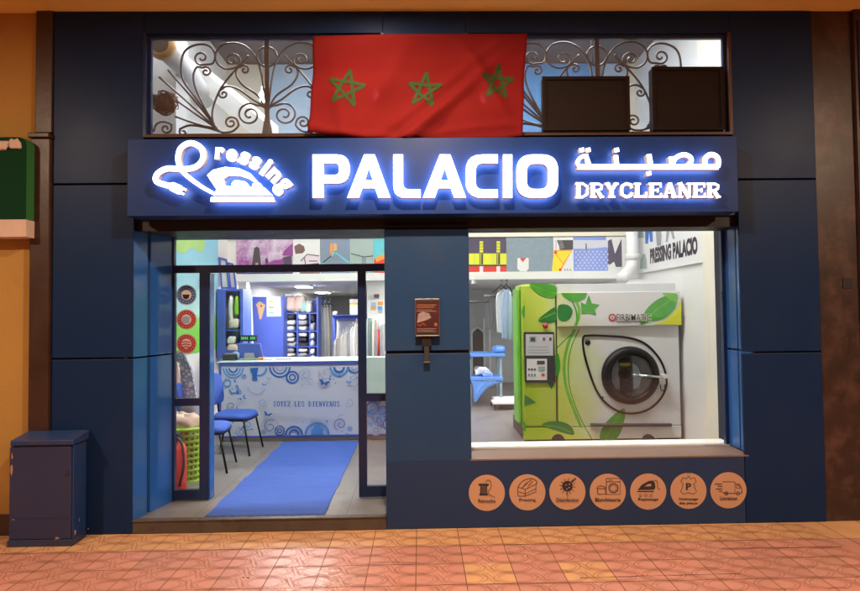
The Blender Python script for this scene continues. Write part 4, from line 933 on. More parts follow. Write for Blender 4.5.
a, b = P(182, 60, 2.7), P(272, 136, 1.5); m = MB(); m.add([p+o for p in (a, b) for o in (Vector((-.05, 0, -.13)), Vector((.05, .08, -.13)), Vector((.05, .08, .13)), Vector((-.05, 0, .13)))], [(0, 1, 2, 3), (4, 7, 6, 5), (0, 4, 5, 1), (1, 5, 6, 2), (2, 6, 7, 3), (3, 7, 4, 0)], 'white_paint'); m.build('beam', t)
tag(MB().pbox(148, 30, 176, 140, 1.2, .3, 'grey_wall').build('white_column'), 'grey white plastered column behind the upper left window', 'column')

# ================================================================== posters along the mezzanine front
PY = YM-.012
def poster(p0, p1, base, label, draw):
    x0, x1 = max(XLI+.01, pX(p0, PY, 258)), pX(p1, PY, 258)
    o = MB().box((x0+.002, PY, 2.288), (x1-.002, YM-.0005, 2.796), base).build('wall_poster'); tag(o, label, 'poster', 'posters along the mezzanine front')
    m = MB(); draw(m, x0, x1); 
    if m.v: m.build('print', o)
pf = onY(PY, 230, 235, 5.375)
def dA(m, a, b):
    f = pf
    for pts in ([(112, 208), (130, 70), (145, 62), (158, 70), (172, 208), (158, 208), (150, 150), (137, 150), (128, 208)],): m.poly(pts, f, 'charcoal')
    m.poly([(190, 208), (190, 130), (197, 120), (205, 135), (215, 208)], f, 'charcoal'); m.poly([(34, 208), (34, 160), (110, 168), (240, 160), (290, 120), (330, 110), (338, 208)], f, 'plum')
    m.poly([(280, 110), (290, 85), (338, 42), (338, 112)], f, 'purple'); m.poly([(180, 160), (240, 135), (290, 130), (290, 160)], f, 'purple')
poster(236.2, 293, 'violet_print', 'violet poster with dark tower shapes, leftmost in the poster row', dA)
def dB(m, a, b):
    f = pf; m.poly([(345, 60), (372, 46), (398, 60), (404, 84), (390, 98), (352, 102)], f, 'taupe'); m.poly([(372, 208), (384, 128), (410, 108), (478, 108), (484, 208)], f, 'pink_white')
    m.stroke([(380, 140), (415, 104), (478, 112)], 6, f, 'taupe'); m.stroke([(410, 180), (400, 122)], 5, f, 'taupe'); m.stroke([(425, 140), (470, 140)], 5, f, 'charcoal'); m.poly([(380, 160), (480, 150), (484, 208), (374, 208)], f, 'taupe')
poster(293, 320.2, 'paper', 'white poster showing brown folded clothes beside the violet poster', dB)
def dC(m, a, b):
    f = pf; m.stroke([(495, 160), (565, 92), (640, 150)], 12, f, 'teal'); m.stroke([(565, 92), (560, 70), (572, 60)], 6, f, 'steel'); m.stroke([(500, 150), (545, 112)], 8, f, 'charcoal'); m.poly([(538, 44), (550, 44), (552, 104), (538, 100)], f, 'orange'); m.poly([(554, 44), (574, 44), (576, 80), (556, 92)], f, 'skin_tan')
poster(320.2, 350, 'slate', 'grey blue poster with a teal coat hanger', dC)
def dD(m, a, b):
    m.stroke([(650, 100), (720, 118), (770, 112)], 5, pf, 'charcoal'); m.stroke([(720, 120), (720, 160)], 24, pf, 'denim_grey')
poster(350, 373.5, 'sage', 'sage green poster with a dark hook, left of the blue and orange poster', dD)
def dE(m, a, b): m.poly([(775, 125), (830, 100), (850, 150), (850, 208), (775, 200)], pf, 'red'); m.poly([(775, 125), (830, 100), (845, 120), (790, 145)], pf, 'orange')
poster(373.5, 396, 'teal', 'blue poster with red and orange cloth beside the middle pillar', dE)
pg = onY(PY, 460, 230, 8.44)
def dF(m, a, b):
    f = pg; m.rect(60, 198, 392, 292, f, 'lime_yellow'); m.rect(60, 306, 392, 358, f, 'red'); m.rect(60, 292, 392, 306, f, 'charcoal')
    for x in (165, 308): m.rect(x, 95, x+30, 190, f, 'lime_yellow'); m.rect(x, 200, x+30, 290, f, 'charcoal'); m.rect(x+8, 200, x+13, 290, f, 'lime_yellow'); m.rect(x, 306, x+30, 358, f, 'pink_white')
    for x in (120, 270): m.rect(x, 198, x+3, 292, f, 'sage')
    for y in (115, 140, 165): m.rect(165, y, 195, y+4, f, 'charcoal'); m.rect(308, y, 338, y+4, f, 'charcoal')
poster(455, 506.4, 'plum', 'tartan poster in purple, yellow and red next to the middle pillar', dF)
def dG(m, a, b):
    f = pg; m.poly([(485, 240), (500, 234), (530, 275), (565, 232), (580, 240), (580, 325), (560, 348), (505, 348), (483, 325)], f, 'paper'); m.stroke([(502, 236), (530, 275), (562, 236)], 6, f, 'pink_white'); m.poly([(505, 238), (530, 270), (556, 236)], f, 'red')
    m.rect(808, 85, 812, 165, f, 'charcoal')
poster(506.4, 553.5, 'denim_grey', 'grey denim poster with a small white collar', dG)
ph = onY(PY, 460, 220, 5.733)
def dH(m, a, b):
    f = ph; m.poly([(555, 115), (648, 115), (648, 170), (575, 172)], f, 'charcoal'); m.poly([(565, 115), (585, 115), (600, 160), (570, 170)], f, 'steel'); m.poly([(538, 172), (645, 172), (600, 240), (570, 298), (526, 298)], f, 'yellow')
    m.stroke([(540, 176), (640, 176), (598, 245), (572, 296)], 8, f, 'orange'); m.stroke([(545, 190), (590, 250)], 5, f, 'orange'); m.disc(548, 186, 9, f, 'red', 14); m.disc(574, 285, 8, f, 'red', 14)
    for x in (598, 612, 628): m.stroke([(x, 280), (x+8, 292)], 4, f, 'charcoal')
poster(553.5, 573.6, 'paper', 'poster with an orange and yellow blouse, left of the dotted blue poster', dH)
def dI(m, a, b):
    f = ph; m.rect(648, 115, 848, 165, f, 'lav_paper'); m.poly([(655, 172), (840, 155), (848, 170), (848, 294), (655, 294)], f, 'periwinkle')
    for i in range(8):
        for j in range(7): m.disc(665+i*24+(j % 2)*12, 182+j*16, 4.4, f, 'pink_white', 8)
    m.stroke([(720, 135), (722, 170)], 7, f, 'taupe')
poster(573.6, 606.5, 'periwinkle', 'periwinkle blue poster with pink dots', dI)
pi_ = onY(PY, 560, 225, 5.733)
def dJ(m, a, b):
    f = pi_; m.poly([(275, 90), (295, 80), (315, 165), (352, 78), (356, 240), (320, 240), (310, 210), (285, 228), (268, 220)], f, 'plum')
poster(606.5, 625.5, 'paper', 'white poster with a dark waistcoat at the right end of the poster row', dJ)

# sign on the right wall
ws = thing('wall_sign', (XRI-.02, 2.85, 2.235), 'white sign board lettered PRESSING PALACIO on the right wall', 'sign')
bx('board', (XRI-.03, 1.845, 2.235), (XRI-.0005, 3.86, 3.25), 'paper', ws, .003)
f = flat((XRI-.0305, 3.86, 2.235), (0, -1, 0), (0, 0, 1)); m = MB()
g = onX(XRI-.030, 560, 225, 5.733)
ta = g(518, 222); tb = g(790, 140); tc = g(518, 152)
m.text('PRESSING PALACIO', 3.86-ta.y, tc.z-2.235+.04, 3.86-tb.y, (ta.z+tb.z)/2-2.235-.03, f, 'ink')
m.poly([(458, 252), (462, 200), (476, 166), (490, 166), (498, 200), (500, 250)], g, 'sage')
m.poly([(447, 75), (455, 30), (478, 28), (483, 72)], g, 'sage'); m.poly([(490, 108), (488, 8), (530, 4), (533, 95), (518, 98), (512, 40), (506, 108)], g, 'print_mid')
m.poly([(556, 122), (550, 30), (556, 0), (578, 0), (582, 60), (580, 116)], g, 'cloth_grey'); m.poly([(606, 100), (616, 0), (646, 0), (660, 78), (648, 82), (632, 20), (618, 98)], g, 'cloth_grey')
m.poly([(685, 28), (690, 0), (714, 0), (720, 22)], g, 'charcoal'); m.poly([(752, 20), (754, 0), (780, 0), (782, 12)], g, 'cloth_grey')
m.build('print', ws)
# drain pipe from the mezzanine to the machine
t = MB(); px0 = P(632, 240, 3.62); t.tube([(px0.x, 3.62, 3.6), (px0.x, 3.62, 2.42), (px0.x-.03, 3.60, 2.30), (px0.x-.14, 3.5, 2.20), (px0.x-.24, 3.42, 2.13)], .085, 'white_paint', 18)
t.lathe([(.086, 0), (.098, 0), (.098, .09), (.086, .09)], lambda x, y, d: Vector((px0.x+x, 3.62+y, 2.42+d)), 'white_paint', 24)
tag(t.build('drain_pipe'), 'thick white pipe bending down to the top of the machine', 'pipe')

# ================================================================== the dry cleaning machine
MY = 2.5
mf = onY(MY, 500, 270, 3.1125)
mx0, mx1 = P(522.5, 370, MY).x, P(680, 370, MY).x; mzt = P(600, 292, MY).z
mc = thing('cleaning_machine', (mx0, MY, FL), 'large dry cleaning machine wrapped in green leaf print behind the display window', 'machine')
cx0, cx1 = mx0, P(557.5, 370, MY).x
bx('control_column', (cx0, MY, .27), (cx1-.004, MY+.5, P(540, 284, MY).z), 'machine_print', mc, .03)
bx('side_cover', (cx0-.05, MY+.06, .30), (cx0-.002, MY+.38, P(540, 288, MY).z), 'leaf_bright', mc, .02)
bx('main_body', (cx1, MY, .27), (mx1, MY+.95, mzt-.02), 'machine_print', mc, .012)
bx('rear_housing', (P(557, 283, MY+.2).x, MY+.2, mzt-.02), (P(675, 283, MY+.2).x, MY+.9, P(620, 283.5, MY+.2).z), 'panel_grey', mc, .006)
bx('header_panel', (cx1+.001, MY-.05, P(620, 326, MY).z), (mx1, MY-.001, mzt), 'machine_print', mc, .008)
bx('base', (cx0+.02, MY+.03, FL), (mx1-.02, MY+.9, .268), 'soft_black', mc)
bx('base_panel', (cx0, MY-.002, .118), (mx1, MY+.028, .265), 'machine_print', mc, .004)
for px in (558, 648): MB().prism([circ(px, 440.5, 6.5, 20)], lambda u, v, d: P(u, v, MY)+Vector((0, -d, 0)), .003, .02, 'soft_black').build('foot', mc)
m = MB(); lf = lambda pts, c: m.poly([(q.x, q.y) for q in catmull([Vector((x, y)) for x, y in pts], 5, True)], mf, c)
# printed vine and leaves
m.stroke([(232, 185), (212, 230), (200, 290), (205, 360), (228, 430), (268, 526)], 9, mf, 'leaf_bright', 8); m.stroke([(246, 185), (222, 240), (212, 300), (218, 370), (245, 450), (285, 526)], 3, mf, 'leaf_green', 8)
m.stroke([(175, 245), (205, 215), (224, 200)], 3, mf, 'leaf_green', 4)
lf([(130, 482), (170, 470), (215, 482), (230, 512), (190, 505)], 'leaf_deep'); lf([(312, 526), (325, 480), (385, 430), (384, 480), (360, 526)], 'leaf_green')
m.poly([(76, 388), (112, 412), (76, 422)], mf, 'leaf_deep'); m.poly([(148, 350), (170, 352), (160, 372)], mf, 'leaf_deep'); lf([(170, 270), (182, 262), (188, 300), (180, 330), (172, 320)], 'leaf_green')
lf([(118, 157), (150, 128), (172, 118), (174, 155), (150, 165)], 'leaf_deep'); lf([(92, 44), (130, 42), (172, 50), (172, 82), (140, 85), (108, 66)], 'leaf_green'); lf([(66, 130), (76, 110), (76, 150)], 'leaf_green'); lf([(67, 488), (76, 470), (80, 500)], 'leaf_green')
m.stroke([(118, 157), (174, 134)], 2, mf, 'leaf_bright')
for pts in ([(136, 485), (180, 488), (222, 506)], [(330, 522), (352, 480), (380, 436)], [(122, 155), (148, 142), (172, 130)], [(98, 50), (130, 60), (170, 74)]): m.stroke(pts, 2, mf, 'leaf_bright', 4)
m.build('leaf_print', mc)
mh = lambda u, v, d=0: mf(u, v, d+.051); m = MB(); lf = lambda pts, c: m.poly([(q.x, q.y) for q in catmull([Vector((x, y)) for x, y in pts], 5, True)], mh, c)
lf([(178, 150), (178, 112), (205, 108), (222, 125), (215, 150), (195, 160)], 'leaf_deep'); m.poly([(187, 72), (268, 72), (262, 88), (240, 100), (214, 96), (195, 84)], mh, 'leaf_green')
m.stroke([(233, 98), (242, 120), (240, 150), (230, 172)], 9, mh, 'leaf_bright', 5); m.stroke([(222, 98), (234, 130), (236, 170)], 5, mh, 'leaf_green', 5)
m.poly([(250, 138), (248, 100), (262, 108), (272, 78), (282, 104), (306, 108), (290, 122), (296, 142), (272, 134)], mh, 'leaf_green')
lf([(432, 170), (445, 130), (480, 95), (530, 74), (545, 82), (538, 120), (505, 150), (465, 160)], 'leaf_green'); lf([(500, 74), (515, 72), (545, 76), (540, 100)], 'leaf_bright'); m.stroke([(436, 166), (480, 125), (530, 90)], 3, mh, 'leaf_bright')
m.poly([(470, 168), (510, 155), (545, 120), (558, 90), (558, 171)], mh, 'lime_yellow')
m.disc(345, 148, 12, mh, 'vinyl_red', 22); m.disc(345, 148, 6.5, mh, 'paper', 16); m.disc(345, 148, 3.4, mh, 'vinyl_red', 12)
m.text('FIRBIMATIC ', 356.5, 135.5, 465.5, 159.5, mh, 'paper'); m.text('FIRBIMATIC', 358, 137, 464, 158, mh, 'ink'); m.rect(358, 160, 448, 162.5, mh, 'ink')
m.build('brand_print', mc)
# control panel
cp = MB(); cp.prism([rpoly([(73, 193, 3), (167, 193, 3), (172, 350, 3), (77, 350, 3)])], mf, .002, .02, 'soft_black'); cpo = cp.build('control_panel', mc)
m = MB(); fc = lambda u, v, d=0: mf(u, v, d+.02)
m.rect(79, 200, 164, 266, fc, 'panel_grey'); m.rect(82, 276, 145, 342, fc, 'paper'); m.rect(90, 206, 112, 226, fc, 'sage'); m.rect(94, 210, 108, 222, fc, 'charcoal')
for k in range(4): m.rect(122+k*10, 210, 129+k*10, 220, fc, 'steel' if k % 2 else 'pink_white')
for y in (238, 248, 256): m.rect(88, y, 156-(y % 11), y+1.6, fc, 'denim_grey')
m.rect(114, 282, 138, 293, fc, 'charcoal'); m.rect(118, 300, 138, 314, fc, 'sage'); m.disc(133, 326, 5, fc, 'red', 14)
for k in range(3): m.rect(86+k*9, 306, 92+k*9, 312, fc, 'charcoal'); m.rect(86+k*9, 322, 92+k*9, 330, fc, 'denim_grey')
m.build('panel_face', cpo)
MB().lathe([(0, .045), (.028, .042), (.036, .03), (.02, .02), (.02, .001)], lambda x, y, d: P(544.8, 325.5, MY)+Vector((x, -d, y)), 'vinyl_red', 20).build('stop_button', mc)
# teardrop door seal
td = catmull([Vector(p) for p in [(258, 212), (275, 204), (330, 205), (400, 211), (455, 232), (500, 283), (518, 345), (505, 392), (468, 430), (420, 446), (370, 440), (325, 410), (298, 370), (278, 318), (262, 260)]], 6, True)
MB().tube([mf(q.x, q.y, .006) for q in td], .013, 'rubber', 8, True).build('door_seal', mc)
dc = mf(405, 328, 0); px_m = (P(431, 375, MY)-P(430, 375, MY)).x/3.1125
rg = lambda x, y, d: dc+Vector((x, -d, y))
MB().lathe([(64*px_m, .004), (66*px_m, .05), (72*px_m, .075), (80*px_m, .075), (86*px_m, .055), (90*px_m, .03), (91*px_m, .001)], rg, 'rubber', 56).build('porthole_ring', mc)
m = MB(); m.lathe([(0, .002), (60*px_m, .002), (63*px_m, .03), (64.5*px_m, .06)], rg, 'drum_dark', 48)
m.build('drum', mc)
m = MB(); fdm = lambda u, v, d=0: mf(u, v, d+.004)
m.poly([(345, 300), (352, 286), (368, 280), (372, 330), (366, 372), (350, 360), (338, 330)], fdm, 'panel_grey'); m.poly([(352, 350), (372, 340), (372, 376)], fdm, 'fridge_grey')
m.poly([(412, 290), (428, 300), (440, 330), (432, 366), (415, 372)], fdm, 'fridge_grey'); m.rect(372, 280, 412, 376, fdm, 'charcoal'); m.rect(371, 289, 406, 299, fdm, 'yellow')
m.ring(388, 322, 12, 22, fdm, 'tan', 28); m.ring(388, 322, 9, 20, fdm, 'rust', 28); m.disc(388, 322, 9, fdm, 'soft_black'); m.build('drum_fittings', mc)
MB().prism([circ(405, 328, 63.5, 40)], mf, .050, .056, 'porthole_glass').build('porthole_glass', mc)
m = MB(); m.tube([mf(422, 325, .10), mf(470, 329, .10), mf(505, 331, .10)], .016, 'steel', 10); m.tube([mf(405, 325, .075), mf(424, 325, .10)], .012, 'steel', 8); m.build('door_handle', mc)
m = MB(); m.prism([rpoly([(490, 334, 3), (508, 334, 3), (508, 354, 3), (490, 354, 3)])], mf, .001, .07, 'white_paint'); m.prism([rpoly([(496, 322, 3), (510, 322, 3), (510, 334, 1), (496, 334, 1)])], mf, .001, .12, 'paper'); m.tube([mf(494, 356, .05), mf(496, 372, .05), mf(506, 372, .05), mf(508, 350, .05)], .006, 'soft_black', 6, smooth=3); m.build('latch', mc)
m = MB(); m.lathe([(0, .025), (.012, .025), (.016, .01), (.03, .008), (.034, .001)], lambda x, y, d: mf(273, 225, 0)+Vector((x, -d, y)), 'rubber', 20); m.lathe([(0, .012), (.012, .001)], lambda x, y, d: mf(320, 396, 0)+Vector((x, -d, y)), 'soft_black', 12); m.build('hinge_bolt', mc)
m = MB(); m.tube([mf(280, 481, .03), mf(530, 481, .03)], .020, 'soft_black', 12); m.build('grab_bar', mc)
MB().stroke([(72, 511), (562, 511)], 3, mf, 'soft_black').build('base_joint', mc)
MB().stroke([(176, 76), (176, 526)], 2.4, mf, 'soft_black').build('column_joint', mc)

# ================================================================== COUNTER AND WHAT STANDS ON IT
CYF = 2.72
x0 = P(219, 400, CYF).x; x1 = .34; zt = P(300, 361.5, CYF).z; zpb = P(300, 436.8, CYF).z
ct = thing('reception_counter', ((x0+x1)/2, CYF+.3, FL), 'long reception counter with pale blue floral front reading SOYEZ LES BIENVENUS', 'counter')
bx('plinth', (x0+.01, CYF+.03, FL), (x1-.01, CYF+.6, zpb-.001), 'fridge_grey', ct)
bx('front_panel', (x0+.03, CYF-.004, zpb+.022), (x1-.03, CYF+.02, zt-.045), 'counter_pale', ct)
m = MB(); zb_ = zpb
m.box((x0, CYF-.012, zb_), (x1, CYF+.02, zpb+.0215), 'furn_blue'); m.box((x0, CYF-.012, zt-.043), (x1, CYF+.02, zt-.003), 'furn_blue'); m.box((x0, CYF-.012, zpb+.022), (x0+.028, CYF+.02, zt-.0435), 'furn_blue'); m.box((x1-.028, CYF-.012, zpb+.022), (x1, CYF+.02, zt-.0435), 'furn_blue')
m.build('blue_edging', ct, .003)
bx('carcass', (x0+.002, CYF+.0205, zb_), (x1-.002, CYF+.62, zt-.004), 'furn_blue', ct)
bx('top', (x0-.02, CYF-.016, zt-.002), (x1+.01, CYF+.66, zt+.006), 'mint', ct, .004)
fc = onY(CYF-.004, 215, 350, 5.733); m = MB(); Lt, Md, So = 'print_light', 'print_mid', 'print_soft'
UB = 110                                # top edge
def half(cx, cy_, r1, r2, c, up): m.ring(cx, cy_, r1, r2, fc, c, 30, 180 if up else 0, 360 if up else 180)
zl = lambda y: y
half(372, 98, 52, 62, Md, False); half(372, 98, 34, 42, Md, False); half(372, 98, 16, 24, So, False)
m.ring(444, 157, 28, 38, fc, Md); m.ring(444, 157, 12, 20, fc, Md)
half(105, 104, 52, 60, Lt, False); half(105, 104, 36, 44, Lt, False); half(105, 104, 18, 28, Md, False); half(250, 102, 40, 50, Lt, False)
half(712, 98, 44, 56, Lt, False); half(712, 98, 22, 34, Md, False); half(800, 96, 30, 38, Md, False); half(800, 96, 12, 20, So, False)
m.ring(70, 190, 16, 24, fc, Lt, 24); m.ring(108, 222, 20, 30, fc, Lt, 24, -60, 170); m.ring(240, 200, 50, 54, fc, So, 30, 30, 170); m.poly([(206, 104), (250, 100), (240, 150), (246, 176), (214, 172), (218, 150)], fc, Md)
half(454, 486, 42, 52, Md, True); half(454, 486, 22, 32, Md, True); half(586, 484, 60, 72, Lt, True); m.poly([(552, 484), (550, 456), (570, 440), (588, 430), (604, 440), (622, 452), (622, 484)], fc, Lt)
for k in range(9): m.disc(586-50*math.cos(R(20*k+10)), 484-50*math.sin(R(20*k+10)), 4, fc, So, 8)
m.ring(372, 462, 22, 30, fc, Md, 24); m.ring(372, 462, 9, 15, fc, Md, 16)
def swirl(cx, cy_, r, c, a0=0, turns=1.4, sg=1, w_=4):
    m.stroke([(cx+r*(1-.8*k/20)*math.cos(R(a0+sg*360*turns*k/20)), cy_+r*(1-.8*k/20)*math.sin(R(a0+sg*360*turns*k/20))) for k in range(21)], w_, fc, c, 2)
swirl(322, 440, 56, So, 180); swirl(318, 438, 40, Md, 300, 1.2, -1); swirl(520, 140, 38, So, 160, 1.3); swirl(640, 130, 42, So, 200, 1.3, -1); swirl(720, 425, 38, Md, 120, 1.4, 1); swirl(276, 300, 26, So, 20, 1.3); swirl(770, 300, 28, So, 160, 1.3, -1); swirl(95, 322, 34, Md, 0, 1.3)
swirl(790, 180, 44, So, 250, 1.2); swirl(730, 380, 30, So, 90, .6, 1); swirl(550, 172, 26, So, 60, .7); swirl(190, 430, 30, Lt, 40, 1.4); swirl(150, 470, 26, Lt, 200, 1.2, -1); swirl(60, 420, 34, Lt, 0, 1.5)
def fly(cx, cy_, s, c, ro=0):
    q = [(0, 0), (-1, -.9), (-1.5, -.5), (-.9, 0), (-.9, .55), (-.2, .5), (0, .2), (.4, .6), (.9, .4), (.8, 0), (1.5, -.3), (1.1, -.7)]
    ca, sa = math.cos(R(ro)), math.sin(R(ro)); m.poly([(cx+s*(a*ca-b*sa), cy_+s*(a*sa+b*ca)) for a, b in q], fc, c)
fly(305, 368, 17, Md, 10); fly(628, 188, 22, Md, 10); fly(768, 184, 12, Lt); fly(285, 198, 10, Lt); fly(310, 164, 10, So); fly(170, 270, 10, Md, 60)
rs = random.Random(3)
for k in range(60):
    x = rs.choice([rs.uniform(40, 240), rs.uniform(40, 160), rs.uniform(480, 820)]); y = rs.choice([rs.uniform(118, 200), rs.uniform(400, 480), rs.uniform(118, 470) if x < 170 else rs.uniform(118, 170)])
    q = rs.uniform(3, 9); m.poly([(x+q*math.cos(R(72*i))*(1 if i % 2 else .6), y+q*math.sin(R(72*i))) for i in range(5)], fc, rs.choice([Lt, Md, So]))
for cx, cy_ in ((775, 448), (283, 468), (172, 152), (145, 240)):
    for k in range(5): m.ring(cx+9*math.cos(R(72*k)), cy_+9*math.sin(R(72*k)), 4, 7, fc, Md, 10)
# right part of the print, seen through the other sidelight
for k, (a, b, r) in enumerate(((905, 330, 40), (940, 400, 34), (890, 420, 26), (960, 340, 26), (880, 360, 18), (925, 455, 30), (1000, 420, 40), (1010, 330, 28))):
    m.ring(a, b, r*.72, r, fc, (Md, Lt, So)[k % 3], 24); m.ring(a, b, r*.3, r*.5, fc, (Lt, Md, Lt)[k % 3], 18); fly(a+r*.8, b-r*.8, 12, Md, 40*k)
m.build('floral_print', ct)
lay_ = m.lay; m = MB(); m.lay = lay_; x_ = 341
for ch in 'SOYEZ LES BIENVENUS':
    if ch != ' ':
        for pts, tk in SLAB[ch]: m.stroke([(x_+a*17, 290+b*31+(x_-341)*-.004) for a, b in pts], tk*17*1.25, fc, Md)
    x_ += 20.1
m.build('lettering', ct)
tag(bx('mint_board', (P(366.5, 380, CYF-.05).x, CYF-.10, P(375, 397, CYF).z), (P(400, 380, CYF-.05).x, CYF-.085, P(375, 357, CYF).z), 'mint'), 'pale mint plastic sheet hung on the counter front beside the middle pillar', 'board')
bpy.data.objects[-1] if False else None
TY_ = 3.02; zc_ = zt+.007
q = lambda x, y: P(x, y, TY_)
mo = thing('till_monitor', (q(249, 363).x, TY_+.1, zc_), 'blue backed till screen on a grey stand on the counter', 'monitor')
m = MB(); A = [q(237, 343.5), q(260, 343.5), q(263, 358), q(238.5, 359)]
m.add([p+Vector((0, d, 0)) for d in (0, .05) for p in A], [(0, 1, 2, 3), (4, 7, 6, 5), (0, 4, 5, 1), (1, 5, 6, 2), (2, 6, 7, 3), (3, 7, 4, 0)], 'furn_blue'); m.build('screen_back', mo, .01)
m = MB(); m.add([Vector((p.x, p.y-.02+d, p.z)) for d in (0, .08) for p in (q(245, 353), q(254, 353), q(255.5, 362.6), q(243.5, 362.6))], [(0, 1, 2, 3), (4, 7, 6, 5), (0, 4, 5, 1), (1, 5, 6, 2), (2, 6, 7, 3), (3, 7, 4, 0)], 'cloth_grey'); m.box((q(241, 360).x, TY_-.08, zc_), (q(258, 360).x, TY_+.16, zc_+.02), 'cloth_grey'); m.build('stand', mo, .004)
di = thing('customer_display', (q(250, 340).x, TY_+.2, zc_), 'small green lit price display on a pole above the till screen', 'display')
a, b = P(240, 341.5, TY_+.16), P(256.6, 335, TY_+.16)
bx('housing', (a.x, TY_+.16, a.z), (b.x, TY_+.20, b.z), 'soft_black', di, .004); m = MB(); f = flat((a.x, TY_+.158, a.z), (1, 0, 0), (0, 0, 1)); ww, hh = b.x-a.x, b.z-a.z
for k in range(8): m.rect(ww*(.08+.11*k), hh*.3, ww*(.15+.11*k), hh*.72, f, 'lcd') if k != 4 else None
m.build('digits', di); MB().cyl(((a.x+b.x)/2, TY_+.18, zc_), ((a.x+b.x)/2, TY_+.18, a.z), .012, 'soft_black', 10).build('pole', di)
pr_ = thing('receipt_printer', (q(229, 364).x, TY_-.02, zc_), 'small dark receipt printer at the left end of the counter', 'printer')
a, b = P(222, 364, TY_-.1), P(235, 354.5, TY_-.1); bx('housing', (a.x, TY_-.1, zc_), (b.x, TY_+.08, b.z), 'soft_black', pr_, .01); bx('paper_slot', (a.x+.02, TY_-.06, b.z), (b.x-.02, TY_-.03, b.z+.012), 'cloth_grey', pr_)
tag(MB().lump((q(236, 358).x, TY_+.02, zc_+.05), .09, .09, .1, 'print_soft', 5, .2).build('desk_tidy'), 'small pale blue item between printer and till screen', 'desk item')
for k, (px, w_, c, lb) in enumerate(((268, .16, 'paper', 'white paper sheet lying right of the till screen'), (285, .2, 'paper', 'stack of white slips in front of the blue shelves'), (262, .07, 'orange', 'orange item lying beside the till screen stand'))):
    a = P(px, 362, TY_); tag(bx('paper_sheet' if k != 2 else 'stapler', (a.x-w_/2, TY_-.08, zc_), (a.x+w_/2, TY_+.06, zc_+.012+.01*k), c), lb, 'paper' if k != 2 else 'stapler')

# carpet runner
x0, x1 = -1.712, -.772
m = MB(); ny = 60
rs = random.Random(2); V = []
for j in range(ny+1):
    y = .055+2.60*j/ny; z = FL+.008+.0018*math.sin(j*1.9)+(.006 if j in (9, 17, 24) else 0)*rs.uniform(.6, 1)
    V += [(x0+.006*math.sin(j*.5), y, z), ((x0+x1)/2, y, z+.001), (x1+.006*math.sin(j*.4), y, z)]
V += [(x0, .055, FL+.0015), (x1, .055, FL+.0015), (x0, 2.655, FL+.0015), (x1, 2.655, FL+.0015)]
n3 = 3*(ny+1)
m.add(V, [(3*j+i, 3*j+i+1, 3*j+i+4, 3*j+i+3) for j in range(ny) for i in range(2)]+[(0, n3, n3+1, 2, 1), (3*ny, 3*ny+1, 3*ny+2, n3+3, n3+2)]+[(n3, n3+2, n3+3, n3+1)], 'carpet_blue', True)
for k in range(14):
    a = x0+(x1-x0)*(k+.1)/14; m.box((a, .043, FL+.001), (a+.03*rs.uniform(.3, 1.3), .0545, FL+.008), 'cloth_black')
tag(m.build('carpet_runner'), 'long royal blue carpet runner leading from the doorstep to the counter', 'carpet')

# ================================================================== CHAIRS
def chair():
    t = thing('visitor_chair', (0, 0, 0), 'x', 'chair', 'blue visitor chairs along the left wall')
    H = .40
    m = MB(); L_ = rpoly([(-.20, -.21, .10), (.22, -.22, .12), (.22, .22, .12), (-.20, .21, .10)], 6)
    n = len(L_); V = []
    for z, sc in ((H, .90), (H+.015, 1), (H+.04, 1), (H+.062, .93), (H+.066, .6)): V += [(x*sc, y*sc, z-.012*max(0, x/.22)**2) for x, y in L_]
    F = [(k*n+i, k*n+(i+1) % n, (k+1)*n+(i+1) % n, (k+1)*n+i) for k in range(4) for i in range(n)]+[tuple(range(n))[::-1], tuple(range(4*n, 5*n))]
    m.add(V, F, 'chair_blue', True); m.build('seat', t)
    m = MB(); L_ = rpoly([(-.19, .0, .09), (.19, 0, .09), (.17, .36, .13), (-.17, .36, .13)], 6); n = len(L_); V = []
    for d, sc in ((-.022, .9), (-.012, 1), (.012, 1), (.024, .9)): V += [(-.235-.10*(z*sc+.18*(1-sc))-d+.05*(y*y)/.04*.4, y*sc, H+.15+z*sc+.18*(1-sc)) for y, z in L_]
    m.add(V, [(k*n+i, k*n+(i+1) % n, (k+1)*n+(i+1) % n, (k+1)*n+i) for k in range(3) for i in range(n)]+[tuple(range(n))[::-1], tuple(range(3*n, 4*n))], 'chair_blue', True); m.build('backrest', t)
    for sy in (-1, 1):
        MB().tube([(.17, sy*.19, H-.005), (.25, sy*.22, .0)], .0115, 'rubber', 8).build('leg', t)
        MB().tube([(-.17, sy*.19, H-.005), (-.27, sy*.22, .0)], .0115, 'rubber', 8).build('leg', t)
    m = MB(); m.tube([(-.20, -.19, H-.008), (.20, -.19, H-.008), (.215, .0, H-.008), (.20, .19, H-.008), (-.20, .19, H-.008), (-.20, -.19, H-.008)], .0115, 'rubber', 8)
    for sy in (-.09, .09): m.tube([(-.10, sy, H-.006), (-.225, sy, H+.02), (-.25, sy, H+.2), (-.275, sy, H+.42)], .011, 'rubber', 8, smooth=4)
    m.build('frame', t)
    return t
ch1 = chair(); ch2 = copy_tree(ch1)
ch1.location = (-2.225, 1.49, FL); ch1.rotation_euler.z = R(6); ch1['label'] = 'blue fabric visitor chair nearest the entrance, beside the door leaf'
ch2.location = (-2.165, 2.22, FL); ch2.rotation_euler.z = R(-4); ch2['label'] = 'blue fabric visitor chair standing right against the counter'

